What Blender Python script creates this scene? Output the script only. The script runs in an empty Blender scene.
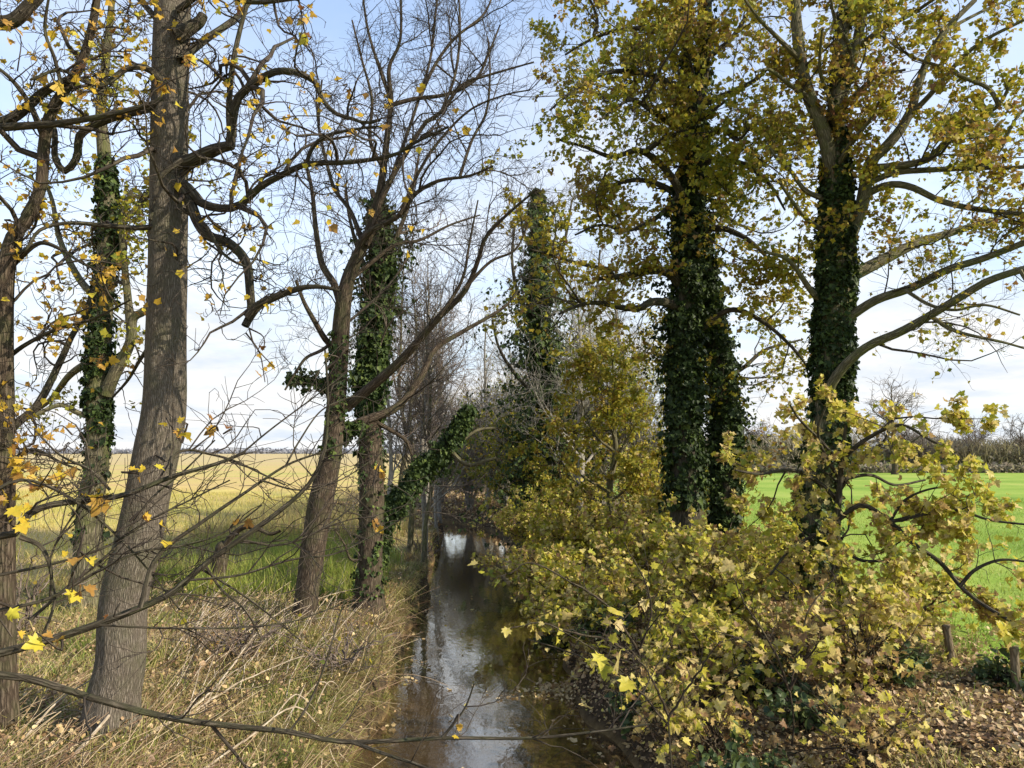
import bpy, math
import numpy as np
R_ = np.random.RandomState
rng = R_(11)
sc = bpy.context.scene
COL = sc.collection
PI = math.pi

# ------------------------------------------------------------------ camera
FPX, W, H = 750.0, 1024, 768
CAMZ = 3.5
PITCH = math.atan(66/FPX)
cam = bpy.data.cameras.new("camera")
cam.sensor_width = 36; cam.lens = 36*FPX/W; cam.clip_start = .05; cam.clip_end = 3000
co = bpy.data.objects.new("camera", cam); COL.objects.link(co)
co.location = (0, 0, CAMZ); co.rotation_euler = (PI/2+PITCH, 0, 0)
sc.camera = co
cp, sp = math.cos(PITCH), math.sin(PITCH)

def ray(px, py):
    u = (px-512)/FPX; v = (384-py)/FPX
    return np.array([u, cp-v*sp, sp+v*cp])
def P(px, py, Y):
    d = ray(px, py); return np.array([0, 0, CAMZ])+d*(Y/d[1])
def G(px, py, z=.9):
    d = ray(px, py); t = (z-CAMZ)/d[2]; return np.array([0, 0, CAMZ])+d*t

# ------------------------------------------------------------------ numpy helpers
def norm(a): return a/np.maximum(np.linalg.norm(a, axis=-1, keepdims=True), 1e-9)
_ph = R_(5).uniform(0, 6.28, (40, 3)); _fr = R_(6).normal(0, 1, (40, 3))
def fnoise(p, scale=1., k=10, o=0):
    """cheap smooth noise, about -1..1"""
    p = np.asarray(p, float)/scale; s = 0
    for i in range(k):
        s = s+np.sin(p@(_fr[(i+o) % 40]*1.7)+_ph[(i+o) % 40, 0]+1.3*np.sin(p@(_fr[(i+o+7) % 40])+_ph[(i+o) % 40, 1]))
    return s/k*1.6
def sstep(a, b, x):
    t = np.clip((x-a)/(b-a), 0, 1); return t*t*(3-2*t)

class Geo:
    def __init__(s): s.v = []; s.f = []; s.t = []; s.b = []; s.n = 0
    def add(s, v, faces, tint=None, bark=None):
        v = np.asarray(v, float).reshape(-1, 3)
        if not len(v): return
        s.v.append(v)
        for f in (faces if isinstance(faces, list) else [faces]):
            s.f.append(np.asarray(f, np.int64)+s.n)
        s.t.append(np.zeros(len(v)) if tint is None else np.broadcast_to(np.asarray(tint, float).ravel(), (len(v),)))
        s.b.append(v if bark is None else bark.reshape(-1, 3))
        s.n += len(v)
    def build(s, name, mat, parent=None, flat=False):
        me = bpy.data.meshes.new(name)
        if s.n:
            v = np.concatenate(s.v)
            if parent is not None: v = v-np.array(parent['_org'])
            me.vertices.add(len(v)); me.vertices.foreach_set("co", v.astype(np.float32).ravel())
            cnt = np.concatenate([np.full(len(f), f.shape[1]) for f in s.f])
            idx = np.concatenate([f.ravel() for f in s.f])
            me.loops.add(len(idx)); me.loops.foreach_set("vertex_index", idx.astype(np.int32))
            me.polygons.add(len(cnt))
            st = np.concatenate([[0], np.cumsum(cnt)[:-1]])
            me.polygons.foreach_set("loop_start", st.astype(np.int32))
            me.update(calc_edges=True)
            a = me.attributes.new("tint", 'FLOAT', 'POINT'); a.data.foreach_set("value", np.concatenate(s.t).astype(np.float32))
            a = me.attributes.new("bark", 'FLOAT_VECTOR', 'POINT'); a.data.foreach_set("vector", np.concatenate(s.b).astype(np.float32).ravel())
            if flat: me.shade_flat()
        me.materials.append(mat)
        o = bpy.data.objects.new(name, me); COL.objects.link(o)
        if parent is not None: o.parent = parent
        return o

def tag(o, label=None, cat=None, group=None, kind=None):
    if label: o['label'] = label
    if cat: o['category'] = cat
    if group: o['group'] = group
    if kind: o['kind'] = kind
    return o
def thing(name, label, cat, loc, group=None):
    o = bpy.data.objects.new(name, None); COL.objects.link(o)
    o.location = tuple(float(c) for c in loc); o.empty_display_size = .3
    o['_org'] = [float(c) for c in loc]
    return tag(o, label, cat, group)

def resample(pts, N):
    """Catmull-Rom through pts (n,d), N points evenly spaced by length"""
    p = np.asarray(pts, float)
    if len(p) == 2: return p[0]+(p[1]-p[0])*np.linspace(0, 1, N)[:, None]
    q = np.vstack([2*p[0]-p[1], p, 2*p[-1]-p[-2]])
    out = []
    for i in range(len(p)-1):
        a, b, c, d = q[i:i+4]; t = np.linspace(0, 1, 12, endpoint=False)[:, None]
        out.append(.5*((2*b)+(-a+c)*t+(2*a-5*b+4*c-d)*t*t+(-a+3*b-3*c+d)*t**3))
    out.append(p[-1:]); o = np.vstack(out)
    s = np.concatenate([[0], np.cumsum(np.linalg.norm(np.diff(o[:, :3], axis=0), axis=1))])
    x = np.linspace(0, s[-1], N)
    return np.stack([np.interp(x, s, o[:, k]) for k in range(o.shape[1])], 1)

def tubes(g, Pn, Rn, k=3, rough=0., tint=None, flare=0.):
    """Pn (n,N,3), Rn (n,N): tubes with k sides"""
    Pn = np.asarray(Pn, float); Rn = np.asarray(Rn, float)
    if Pn.ndim == 2: Pn = Pn[None]; Rn = Rn[None]
    n, N = Pn.shape[:2]
    if n == 0: return
    T = norm(np.gradient(Pn, axis=1))
    avg = norm(Pn[:, -1]-Pn[:, 0])
    ref = np.where(np.abs(avg[:, 2:3]) > .75, np.array([[1., 0, 0]]), np.array([[0, 0, 1.]]))
    X = norm(ref[:, None]-(T*ref[:, None]).sum(-1, keepdims=True)*T)
    Y = np.cross(T, X)
    a = np.arange(k)*2*PI/k
    L = np.concatenate([np.zeros((n, 1)), np.cumsum(np.linalg.norm(np.diff(Pn, axis=1), axis=-1), axis=1)], 1)
    rr = np.repeat(Rn[:, :, None], k, 2)
    A = np.broadcast_to(a, (n, N, k))
    if rough or flare:
        q = np.stack([np.cos(A)*1.3, np.sin(A)*1.3, np.broadcast_to(L[:, :, None]*.55, A.shape)+Pn[0, 0, 0]], -1)
        m = fnoise(q.reshape(-1, 3), .55, 12).reshape(A.shape)
        q2 = q*np.array([1, 1, .55]); m2 = fnoise(q2.reshape(-1, 3), .13, 12, 5).reshape(A.shape)
        rr = rr*(1+rough*m+rough*.7*m2)
        if flare:
            fl = np.exp(-L/.28)[:, :, None]
            rr = rr*(1+fl*flare*(.75+.5*np.sin(A*5+Pn[0, 0, 0]*3)+.25*np.sin(A*3+1)))
    V = Pn[:, :, None]+rr[..., None]*(np.cos(A)[..., None]*X[:, :, None]+np.sin(A)[..., None]*Y[:, :, None])
    r0 = Rn.max(1)[:, None, None]
    B = np.stack([np.cos(A)*r0, np.sin(A)*r0, np.broadcast_to(L[:, :, None], A.shape)], -1)
    i = np.arange(N-1)[:, None]*k; j = np.arange(k)[None]; j2 = (j+1) % k
    q = np.stack([i+j, i+j2, i+k+j2, i+k+j], -1).reshape(-1, 4)
    F = (np.arange(n)[:, None, None]*N*k+q[None]).reshape(-1, 4)
    tt = None if tint is None else np.broadcast_to(np.asarray(tint, float).reshape(-1, 1), (n, N*k))
    g.add(V, F, tt, B)

def grow(Pp, Rp, dens, L, ang=(.7, .25), N=7, wig=.25, up=.05, tmin=.1, rmin=.003, rfac=.010, seed=0, taper=.85, bias=None, lenref=None, cap=None):
    """children of the polylines Pp (n,M,3), radii Rp (n,M)"""
    r = R_(seed)
    Pp = np.asarray(Pp); Rp = np.asarray(Rp)
    n, M = Pp.shape[:2]
    ln = np.linalg.norm(np.diff(Pp, axis=1), axis=-1).sum(1)
    c = r.poisson(np.maximum(ln*dens*(1-tmin), .02))
    idx = np.repeat(np.arange(n), c)
    if cap and len(idx) > cap: idx = np.sort(r.choice(idx, cap, False))
    m = len(idx)
    if m == 0: return np.zeros((0, N, 3)), np.zeros((0, N))
    t = r.uniform(tmin, 1, m)
    x = t*(M-1); i0 = np.minimum(x.astype(int), M-2); f = (x-i0)[:, None]
    a, b = Pp[idx, i0], Pp[idx, i0+1]
    pos = a+(b-a)*f
    rp = Rp[idx, i0]*(1-f[:, 0])+Rp[idx, i0+1]*f[:, 0]
    d = norm(b-a)
    per = r.normal(0, 1, (m, 3)); per[:, 2] += up*3
    per = norm(per-(per*d).sum(1, keepdims=True)*d)
    an = r.normal(ang[0], ang[1], m)[:, None]
    d0 = np.cos(an)*d+np.sin(an)*per
    if bias is not None: d0 = norm(d0+np.asarray(bias))
    l = L*np.exp(r.normal(0, .35, m))*(1.2-.6*t)
    if lenref: l = l*np.clip(ln[idx]/lenref, .35, 1.15)
    pts = [pos]; kk = np.zeros((m, 3))
    for s in range(N-1):
        kk = kk*.45+r.normal(0, wig, (m, 3))
        d0 = norm(d0+kk+np.array([0, 0, up]))
        pts.append(pts[-1]+d0*(l/(N-1))[:, None])
    u = np.linspace(0, 1, N)[None]
    r0 = np.minimum(rp*.72, rfac*l)[:, None]
    return np.stack(pts, 1), np.maximum(r0*(1-taper*u), rmin*(1-.35*u))

def on_twigs(Pt, n, tmin=.3, seed=0, clump=0., noise=.04, wf=None):
    """n points on twigs: position, direction"""
    r = R_(seed); m, N = Pt.shape[:2]
    if clump > 0:
        w = np.clip(fnoise(Pt[:, -1], clump, 12, seed % 17)+.55, .06, None)
        if wf is not None: w = w*wf(Pt[:, -1])
        w /= w.sum()
        idx = r.choice(m, n, p=w)
    else: idx = r.randint(0, m, n)
    t = np.sqrt(r.uniform(tmin**2, 1, n)); x = t*(N-1); i0 = np.minimum(x.astype(int), N-2)
    a, b = Pt[idx, i0], Pt[idx, i0+1]
    return a+(b-a)*(x-i0)[:, None]+r.normal(0, noise, (n, 3)), norm(b-a)

half = [(.06, .03), (.29, -.06), (.25, .12), (.55, .24), (.38, .36), (.50, .60), (.25, .54), (.19, .73), (.11, .87)]
M18 = np.array([(0, .0)]+half+[(0, 1.)]+[(-x, y) for x, y in half[::-1]])
h2 = [(.28, -.02), (.34, .15), (.52, .44), (.29, .58)]
M10 = np.array([(0, .04)]+h2+[(0, 1.)]+[(-x, y) for x, y in h2[::-1]])
M6 = np.array([(0, 0), (.34, .18), (.30, .62), (0, 1), (-.32, .58), (-.34, .2)])
def leaves(g, pos, dirs, size, tint, tmpl='M10', seed=0, droop=.35, face=(0, 0, 1), spread=.8, curl=.35):
    r = R_(seed); n = len(pos)
    Yd = norm(dirs*.6+r.normal(0, .6, (n, 3))+np.array([0, 0, -droop]))
    nn = r.normal(0, spread, (n, 3))+np.asarray(face)
    Z = norm(nn-(nn*Yd).sum(1, keepdims=True)*Yd); X = np.cross(Yd, Z)
    size = np.broadcast_to(size, (n,))*np.exp(r.normal(0, .22, n))
    cu = r.normal(curl, .3, n)[:, None]
    if tmpl == 'D':
        T = np.array([(0, 0), (.36, .38), (0, 1.), (-.36, .38)]); z = np.array([0, .12, -.05, .12])
        F = np.array([[0, 1, 2], [0, 2, 3]])
        zz = z[None]*(1+cu)
    else:
        T0 = {'M18': M18, 'M10': M10, 'M6': M6}[tmpl]
        k = len(T0); T = np.vstack([T0, [(0, .36)]])
        zz = cu*(T[:, 0]**2*1.1)[None]-.25*cu*((T[:, 1]-.4)**2)[None]+.10*np.abs(T[:, 0])[None]
        zz = zz+r.normal(0, .035, zz.shape)
        i = np.arange(k); F = np.stack([i, (i+1) % k, np.full(k, k)], 1)
    V = pos[:, None]+size[:, None, None]*(T[None, :, 0:1]*X[:, None]+T[None, :, 1:2]*Yd[:, None]+zz[..., None]*Z[:, None])
    FF = (np.arange(n)[:, None, None]*len(T)+F[None]).reshape(-1, 3)
    g.add(V, FF, np.repeat(np.clip(tint, 0, 1), len(T)))

def blades(g, pos, h, lean, width, tint, seed=0, droop=.4):
    """grass blades: pos (n,3), lean (n,3) horizontal lean vector in units of h"""
    r = R_(seed); n = len(pos)
    az = r.uniform(0, 2*PI, n); side = np.stack([np.cos(az), np.sin(az), np.zeros(n)], 1)*(width*np.exp(r.normal(0, .25, n)))[:, None]
    h = h[:, None]; upv = np.array([[0, 0, 1.]])
    mid = pos+h*.55*upv+lean*h*.35
    tip = pos+h*(1-droop*np.linalg.norm(lean, axis=1, keepdims=True)*.5)*upv+lean*h
    V = np.stack([pos-side, pos+side, mid+side*.8, mid-side*.8, tip], 1)
    b = np.arange(n)[:, None]*5
    g.add(V, [b+np.array([[0, 1, 2, 3]]), b+np.array([[3, 2, 4]])], np.repeat(np.clip(tint, 0, 1), 5))

# ------------------------------------------------------------------ materials
def newmat(name):
    m = bpy.data.materials.new(name); m.use_nodes = True
    nt = m.node_tree; nt.nodes.clear()
    return m, nt, nt.nodes, nt.links
def ramp(N, stops):
    r = N.new('ShaderNodeValToRGB'); e = r.color_ramp.elements
    while len(e) < len(stops): e.new(.5)
    for i, (p, c) in enumerate(stops): e[i].position = p; e[i].color = (*c, 1)
    return r
def noise(N, L, vec, scale, detail=4, rough=.6):
    n = N.new('ShaderNodeTexNoise'); n.inputs['Scale'].default_value = scale
    n.inputs['Detail'].default_value = detail; n.inputs['Roughness'].default_value = rough
    if vec is not None: L.new(vec, n.inputs['Vector'])
    return n
def mixc(N, L, fac, a, b):
    m = N.new('ShaderNodeMix'); m.data_type = 'RGBA'
    for s, v in ((0, fac), (6, a), (7, b)):
        if hasattr(v, 'links'): L.new(v, m.inputs[s])
        elif s == 0: m.inputs[0].default_value = v
        else: m.inputs[s].default_value = (*v, 1)
    return m.outputs[2]
def mathn(N, L, op, a, b=None, clamp=False):
    m = N.new('ShaderNodeMath'); m.operation = op; m.use_clamp = clamp
    for i, v in enumerate((a, b)):
        if v is None: continue
        if hasattr(v, 'links'): L.new(v, m.inputs[i])
        else: m.inputs[i].default_value = v
    return m.outputs[0]

def leaf_mat(name, stops, trans=.35, rough=.5, spec=.3, attr_noise=.12):
    m, nt, N, L = newmat(name)
    at = N.new('ShaderNodeAttribute'); at.attribute_name = 'tint'
    tc = N.new('ShaderNodeTexCoord')
    nz = noise(N, L, tc.outputs['Object'], 55, 2)
    f = mathn(N, L, 'ADD', at.outputs['Fac'], mathn(N, L, 'MULTIPLY', mathn(N, L, 'SUBTRACT', nz.outputs['Fac'], .5), attr_noise*4), True)
    r = ramp(N, stops); L.new(f, r.inputs[0])
    p = N.new('ShaderNodeBsdfPrincipled'); L.new(r.outputs[0], p.inputs['Base Color'])
    p.inputs['Roughness'].default_value = rough; p.inputs['Specular IOR Level'].default_value = spec
    out = N.new('ShaderNodeOutputMaterial')
    if trans > 0:
        t = N.new('ShaderNodeBsdfTranslucent'); L.new(r.outputs[0], t.inputs['Color'])
        mx = N.new('ShaderNodeMixShader'); mx.inputs[0].default_value = trans
        L.new(p.outputs[0], mx.inputs[1]); L.new(t.outputs[0], mx.inputs[2]); L.new(mx.outputs[0], out.inputs[0])
    else: L.new(p.outputs[0], out.inputs[0])
    return m

def bark_mat(name, dark, mid, light, green=(.07, .085, .03), gfac=.5, scale=1., bump=1., fiss=.35):
    m, nt, N, L = newmat(name)
    at = N.new('ShaderNodeAttribute'); at.attribute_name = 'bark'
    mp = N.new('ShaderNodeMapping'); mp.inputs['Scale'].default_value = (scale, scale, scale*.16)
    L.new(at.outputs['Vector'], mp.inputs[0])
    wr = noise(N, L, at.outputs['Vector'], 6*scale, 3)
    add = N.new('ShaderNodeVectorMath'); add.operation = 'MULTIPLY_ADD'
    L.new(wr.outputs['Color'], add.inputs[0]); add.inputs[1].default_value = (.03, .03, .03); L.new(mp.outputs[0], add.inputs[2])
    vo = N.new('ShaderNodeTexVoronoi'); vo.feature = 'DISTANCE_TO_EDGE'; vo.inputs['Scale'].default_value = 34
    L.new(add.outputs[0], vo.inputs['Vector'])
    cr = mathn(N, L, 'MULTIPLY', vo.outputs['Distance'], 3.2, True)
    n1 = noise(N, L, add.outputs[0], 45, 5, .7)
    hgt = mathn(N, L, 'ADD', mathn(N, L, 'MULTIPLY', cr, fiss), mathn(N, L, 'MULTIPLY', n1.outputs['Fac'], 1-fiss))
    r = ramp(N, [(.22, dark), (.5, mid), (.78, light)]); L.new(hgt, r.inputs[0])
    n2 = noise(N, L, at.outputs['Vector'], 3.2, 4, .65)
    r2 = ramp(N, [(.46, (0, 0, 0)), (.66, (1, 1, 1))]); L.new(n2.outputs['Fac'], r2.inputs[0])
    geo = N.new('ShaderNodeNewGeometry'); sx = N.new('ShaderNodeSeparateXYZ'); L.new(geo.outputs['Normal'], sx.inputs[0])
    gf = mathn(N, L, 'MULTIPLY', r2.outputs[0], gfac)
    c = mixc(N, L, gf, r.outputs[0], green)
    n3 = noise(N, L, at.outputs['Vector'], 14, 3, .6)
    r3 = ramp(N, [(.60, (0, 0, 0)), (.70, (1, 1, 1))]); L.new(n3.outputs['Fac'], r3.inputs[0])
    c = mixc(N, L, mathn(N, L, 'MULTIPLY', r3.outputs[0], .25), c, light)
    p = N.new('ShaderNodeBsdfPrincipled'); L.new(c, p.inputs['Base Color']); p.inputs['Roughness'].default_value = .9
    p.inputs['Specular IOR Level'].default_value = .15
    b = N.new('ShaderNodeBump'); b.inputs['Strength'].default_value = bump; b.inputs['Distance'].default_value = .02
    L.new(hgt, b.inputs['Height']); L.new(b.outputs[0], p.inputs['Normal'])
    out = N.new('ShaderNodeOutputMaterial'); L.new(p.outputs[0], out.inputs[0])
    return m

M = {}
M['bark_oak'] = bark_mat('furrowed_grey_brown_bark', (.062, .05, .036), (.14, .115, .085), (.235, .20, .155), gfac=.35, bump=1.2, scale=1.9)
M['bark_brown'] = bark_mat('brown_bark', (.024, .017, .011), (.066, .048, .032), (.15, .115, .08), gfac=.4)
M['bark_moss'] = bark_mat('mossy_bark', (.04, .034, .02), (.12, .105, .06), (.24, .21, .13), green=(.10, .11, .03), gfac=.75)
M['bark_dark'] = bark_mat('dark_bark', (.022, .018, .012), (.052, .043, .029), (.125, .105, .075), gfac=.45)
M['twig'] = bark_mat('twig_bark', (.022, .017, .013), (.048, .037, .028), (.10, .08, .06), gfac=.25, bump=.2)
M['twig_pink'] = bark_mat('reddish_twig_bark', (.07, .052, .042), (.15, .115, .09), (.26, .215, .17), gfac=.1, bump=.2)
M['twig_grey'] = bark_mat('pale_grey_bark', (.12, .105, .085), (.25, .225, .185), (.42, .39, .33), gfac=.25, bump=.4)
M['dead_stick'] = bark_mat('bleached_dead_wood', (.16, .12, .08), (.36, .29, .20), (.58, .50, .38), gfac=.1, bump=.4)
M['post_wood'] = bark_mat('weathered_post_wood', (.06, .045, .025), (.15, .115, .07), (.25, .20, .13), gfac=.3, bump=.5)
M['lichen'] = bark_mat('lichen_bark', (.07, .06, .035), (.17, .155, .085), (.33, .31, .19), green=(.17, .18, .07), gfac=.7)
M['leaf_syc'] = leaf_mat('sycamore_leaf', [(0, (.20, .11, .05)), (.2, (.42, .29, .11)), (.38, (.60, .49, .18)), (.55, (.55, .47, .06)), (.75, (.40, .39, .04)), (1, (.21, .25, .04))], .45)
M['leaf_crown'] = leaf_mat('crown_leaf', [(0, (.17, .075, .04)), (.25, (.28, .16, .045)), (.5, (.38, .30, .03)), (.75, (.29, .29, .03)), (1, (.13, .17, .025))], .45)
M['leaf_gold'] = leaf_mat('golden_leaf', [(0, (.20, .085, .03)), (.35, (.42, .24, .05)), (.6, (.58, .38, .035)), (1, (.56, .50, .05))], .45)
M['ivy'] = leaf_mat('ivy_leaf', [(0, (.016, .025, .008)), (.6, (.032, .053, .013)), (1, (.10, .14, .03))], .18, .55, .18, .05)  # palest stop, as in ivy_mid, paints yellow-green leaf highlights into the colour
M['ivy_mid'] = leaf_mat('ivy_leaf_mid', [(0, (.025, .042, .014)), (.6, (.048, .075, .018)), (1, (.12, .16, .035))], .22, .55, .18, .05)
M['nettle'] = leaf_mat('nettle_leaf', [(0, (.035, .06, .03)), (.6, (.075, .105, .03)), (1, (.16, .20, .05))], .3)
M['litter'] = leaf_mat('fallen_leaf', [(0, (.13, .075, .04)), (.3, (.33, .21, .105)), (.6, (.48, .35, .165)), (.85, (.60, .47, .25)), (1, (.62, .52, .08))], .15)
M['dry_grass'] = leaf_mat('dry_grass', [(0, (.10, .06, .028)), (.28, (.27, .185, .08)), (.5, (.46, .37, .165)), (.68, (.36, .33, .09)), (1, (.15, .21, .035))], .35)
M['green_grass'] = leaf_mat('green_grass', [(0, (.38, .36, .09)), (.4, (.29, .35, .06)), (1, (.17, .28, .035))], .4)
M['field_grass'] = leaf_mat('field_grass', [(0, (.45, .34, .14)), (.4, (.50, .41, .13)), (.75, (.44, .40, .10)), (1, (.28, .33, .06))], .35)
M['dead_stems'] = leaf_mat('dead_stems', [(0, (.11, .06, .035)), (.5, (.26, .17, .095)), (1, (.48, .38, .23))], 0)
M['far_twigs'] = leaf_mat('far_bare_twigs', [(0, (.13, .105, .075)), (.5, (.22, .185, .12)), (1, (.30, .27, .14))], .3)
M['far_wood'] = leaf_mat('far_wood', [(0, (.20, .17, .14)), (.5, (.30, .25, .18)), (1, (.34, .31, .17))], .45)
M['far_hazed'] = leaf_mat('distant_hazed_wood', [(0, (.28, .28, .30)), (1, (.36, .36, .37))], .45)  # blue-grey of distance haze painted into the wood's colour

# ------------------------------------------------------------------ terrain
def cx(y):
    y = np.asarray(y, float)
    return -.15-.066*(y-8)-.06*np.clip(y-31, 0, None)**2+.08*np.sin(y*.5)
def hw(y): return 1.42-.012*(np.clip(y, 0, 40)-8)+.10*np.sin(y*.9+1)+.06*np.sin(y*2.3)
BAR = G(588, 690, .03)
def height(x, y):
    x = np.asarray(x, float); y = np.asarray(y, float)
    s = x-cx(y); w = hw(y)
    q = np.stack([x, y, np.zeros_like(x)], -1)
    n1 = fnoise(q, 1.1, 10); n2 = fnoise(q, .35, 8, 9); n3 = fnoise(q, 6, 6, 3)
    dl = -s-w-.10; dr = s-w-.05
    l = -.38+sstep(-.14, .16, dl+.1*n1)*1.08+.22*sstep(.3, 2.2, dl)
    r = -.38+sstep(-.45, .55, dr+.12*n1)*.85+.45*sstep(.4, 3.0, dr)
    z = np.where(s < 0, l, r)
    near = sstep(-.1, .6, np.maximum(dl, dr))*(1-.8*sstep(9, 14, np.abs(s)))
    z = z+near*(.06*n1+.03*n2)+.05*n3*near
    z = z+.40*np.exp(-(((x-BAR[0]-.1)/.75)**2+((y-BAR[1])/.34)**2))
    return z
def hz(p): return float(height(np.array([p[0]]), np.array([p[1]]))[0])

def axis(lo, hi, f0, f1, step, growth=1.13):
    a = list(np.arange(f0, f1, step)); s = step
    x = f1
    while x < hi: a.append(x); s *= growth; x += s
    a.append(hi); s = step; x = f0-step
    while x > lo: a.append(x); s *= growth; x -= s
    a.append(lo); return np.array(sorted(a))
xs = axis(-900, 900, -7, 8, .13); ys = axis(-40, 1500, 4.5, 26, .15)
XX, YY = np.meshgrid(xs, ys); ZZ = height(XX, YY)
g = Geo(); nx, ny = len(xs), len(ys)
i = (np.arange(ny-1)[:, None]*nx+np.arange(nx-1)[None])
g.add(np.stack([XX, YY, ZZ], -1), np.stack([i, i+1, i+nx+1, i+nx], -1).reshape(-1, 4))

def ground_mat():
    m, nt, N, L = newmat('ground')
    tc = N.new('ShaderNodeTexCoord'); v = tc.outputs['Object']
    sx = N.new('ShaderNodeSeparateXYZ'); L.new(v, sx.inputs[0])
    nb = noise(N, L, v, .6, 5); ns = noise(N, L, v, 9, 6, .7); nf = noise(N, L, v, .05, 4); nt2 = noise(N, L, v, 40, 4, .7)
    X = mathn(N, L, 'ADD', sx.outputs[0], mathn(N, L, 'MULTIPLY', mathn(N, L, 'SUBTRACT', nb.outputs['Fac'], .5), 2.4))
    def step(a, b, src):
        mr = N.new('ShaderNodeMapRange'); mr.interpolation_type = 'SMOOTHSTEP'
        mr.inputs[1].default_value = a; mr.inputs[2].default_value = b; L.new(src, mr.inputs[0]); return mr.outputs[0]
    soil = ramp(N, [(.3, (.035, .024, .014)), (.5, (.11, .075, .04)), (.7, (.24, .17, .09))]); L.new(ns.outputs['Fac'], soil.inputs[0])
    dry = ramp(N, [(.3, (.12, .09, .045)), (.5, (.28, .22, .11)), (.7, (.40, .34, .16))]); L.new(ns.outputs['Fac'], dry.inputs[0])
    # left meadow: straw and yellow-green in long soft bands
    mp = N.new('ShaderNodeMapping'); mp.inputs['Scale'].default_value = (.02, .10, 1); L.new(v, mp.inputs[0])
    nband = noise(N, L, mp.outputs[0], 1.6, 5, .6)
    mix_ = mathn(N, L, 'ADD', mathn(N, L, 'MULTIPLY', nband.outputs['Fac'], .8), mathn(N, L, 'MULTIPLY', ns.outputs['Fac'], .2))
    fld = ramp(N, [(.36, (.27, .29, .06)), (.46, (.43, .36, .11)), (.54, (.47, .34, .13)), (.66, (.38, .27, .12))]); L.new(mix_, fld.inputs[0])
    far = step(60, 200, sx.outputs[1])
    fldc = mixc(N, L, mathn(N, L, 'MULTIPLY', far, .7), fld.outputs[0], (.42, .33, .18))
    # right pasture
    pas = ramp(N, [(.36, (.11, .20, .022)), (.5, (.22, .31, .045)), (.64, (.33, .36, .08))])
    npz = noise(N, L, v, .17, 5, .65)
    pm = mathn(N, L, 'ADD', mathn(N, L, 'MULTIPLY', npz.outputs['Fac'], .62), mathn(N, L, 'MULTIPLY', nt2.outputs['Fac'], .38)); L.new(pm, pas.inputs[0])
    c = mixc(N, L, step(-7.2, -9.2, X), dry.outputs[0], fldc)
    c = mixc(N, L, step(-.5, .8, sx.outputs[0]), c, soil.outputs[0])
    bend = mathn(N, L, 'MULTIPLY', mathn(N, L, 'MULTIPLY', step(26, 31, sx.outputs[1]), step(60, 48, sx.outputs[1])), mathn(N, L, 'MULTIPLY', step(-12, -9, X), step(4.5, 3, X)))
    c = mixc(N, L, bend, c, soil.outputs[0])
    c = mixc(N, L, step(5.0, 6.4, X), c, pas.outputs[0])
    gn = N.new('ShaderNodeNewGeometry'); sn = N.new('ShaderNodeSeparateXYZ'); L.new(gn.outputs['True Normal'], sn.inputs[0])
    mud = ramp(N, [(.3, (.022, .016, .010)), (.55, (.065, .045, .026)), (.75, (.13, .095, .055))]); L.new(ns.outputs['Fac'], mud.inputs[0])
    c = mixc(N, L, mathn(N, L, 'MULTIPLY', step(.86, .62, sn.outputs[2]), step(.95, .6, sx.outputs[2])), c, mud.outputs[0])
    bed = ramp(N, [(.35, (.05, .035, .015)), (.5, (.15, .10, .04)), (.65, (.28, .19, .08))])
    nbed = noise(N, L, v, 3.2, 6, .7); L.new(nbed.outputs['Fac'], bed.inputs[0])
    c = mixc(N, L, step(.12, -.06, sx.outputs[2]), c, bed.outputs[0])
    p = N.new('ShaderNodeBsdfPrincipled'); L.new(c, p.inputs['Base Color']); p.inputs['Roughness'].default_value = .95
    p.inputs['Specular IOR Level'].default_value = .1
    b = N.new('ShaderNodeBump'); b.inputs['Strength'].default_value = .6; b.inputs['Distance'].default_value = .05
    L.new(ns.outputs['Fac'], b.inputs['Height']); L.new(b.outputs[0], p.inputs['Normal'])
    o = N.new('ShaderNodeOutputMaterial'); L.new(p.outputs[0], o.inputs[0]); return m
tag(g.build('ground', ground_mat()), kind='structure')

# water
def water_mat():
    m, nt, N, L = newmat('stream_water')
    tc = N.new('ShaderNodeTexCoord'); v = tc.outputs['Object']
    mp = N.new('ShaderNodeMapping'); mp.inputs['Scale'].default_value = (1, .45, 1); L.new(v, mp.inputs[0])
    n1 = noise(N, L, mp.outputs[0], 3.0, 3, .55); n2 = noise(N, L, mp.outputs[0], 13, 3, .5)
    h = mathn(N, L, 'ADD', n1.outputs['Fac'], mathn(N, L, 'MULTIPLY', n2.outputs['Fac'], .35))
    b = N.new('ShaderNodeBump'); b.inputs['Strength'].default_value = .10; b.inputs['Distance'].default_value = .05; L.new(h, b.inputs['Height'])
    fr = N.new('ShaderNodeFresnel'); fr.inputs['IOR'].default_value = 1.38; L.new(b.outputs[0], fr.inputs['Normal'])
    gl = N.new('ShaderNodeBsdfGlossy'); gl.inputs['Roughness'].default_value = .04; gl.inputs['Color'].default_value = (1, .96, .88, 1); L.new(b.outputs[0], gl.inputs['Normal'])
    tr = N.new('ShaderNodeBsdfTransparent'); tr.inputs['Color'].default_value = (.70, .56, .34, 1)
    df = N.new('ShaderNodeBsdfDiffuse'); df.inputs['Color'].default_value = (.15, .098, .045, 1)
    m1 = N.new('ShaderNodeMixShader'); m1.inputs[0].default_value = .35; L.new(tr.outputs[0], m1.inputs[1]); L.new(df.outputs[0], m1.inputs[2])
    m2 = N.new('ShaderNodeMixShader'); L.new(mathn(N, L, 'MULTIPLY', fr.outputs[0], 2.8, True), m2.inputs[0]); L.new(m1.outputs[0], m2.inputs[1]); L.new(gl.outputs[0], m2.inputs[2])
    o = N.new('ShaderNodeOutputMaterial'); L.new(m2.outputs[0], o.inputs[0]); return m
yy = np.concatenate([np.arange(-30, 4, 1.), np.arange(4, 60, .3)])
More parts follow.
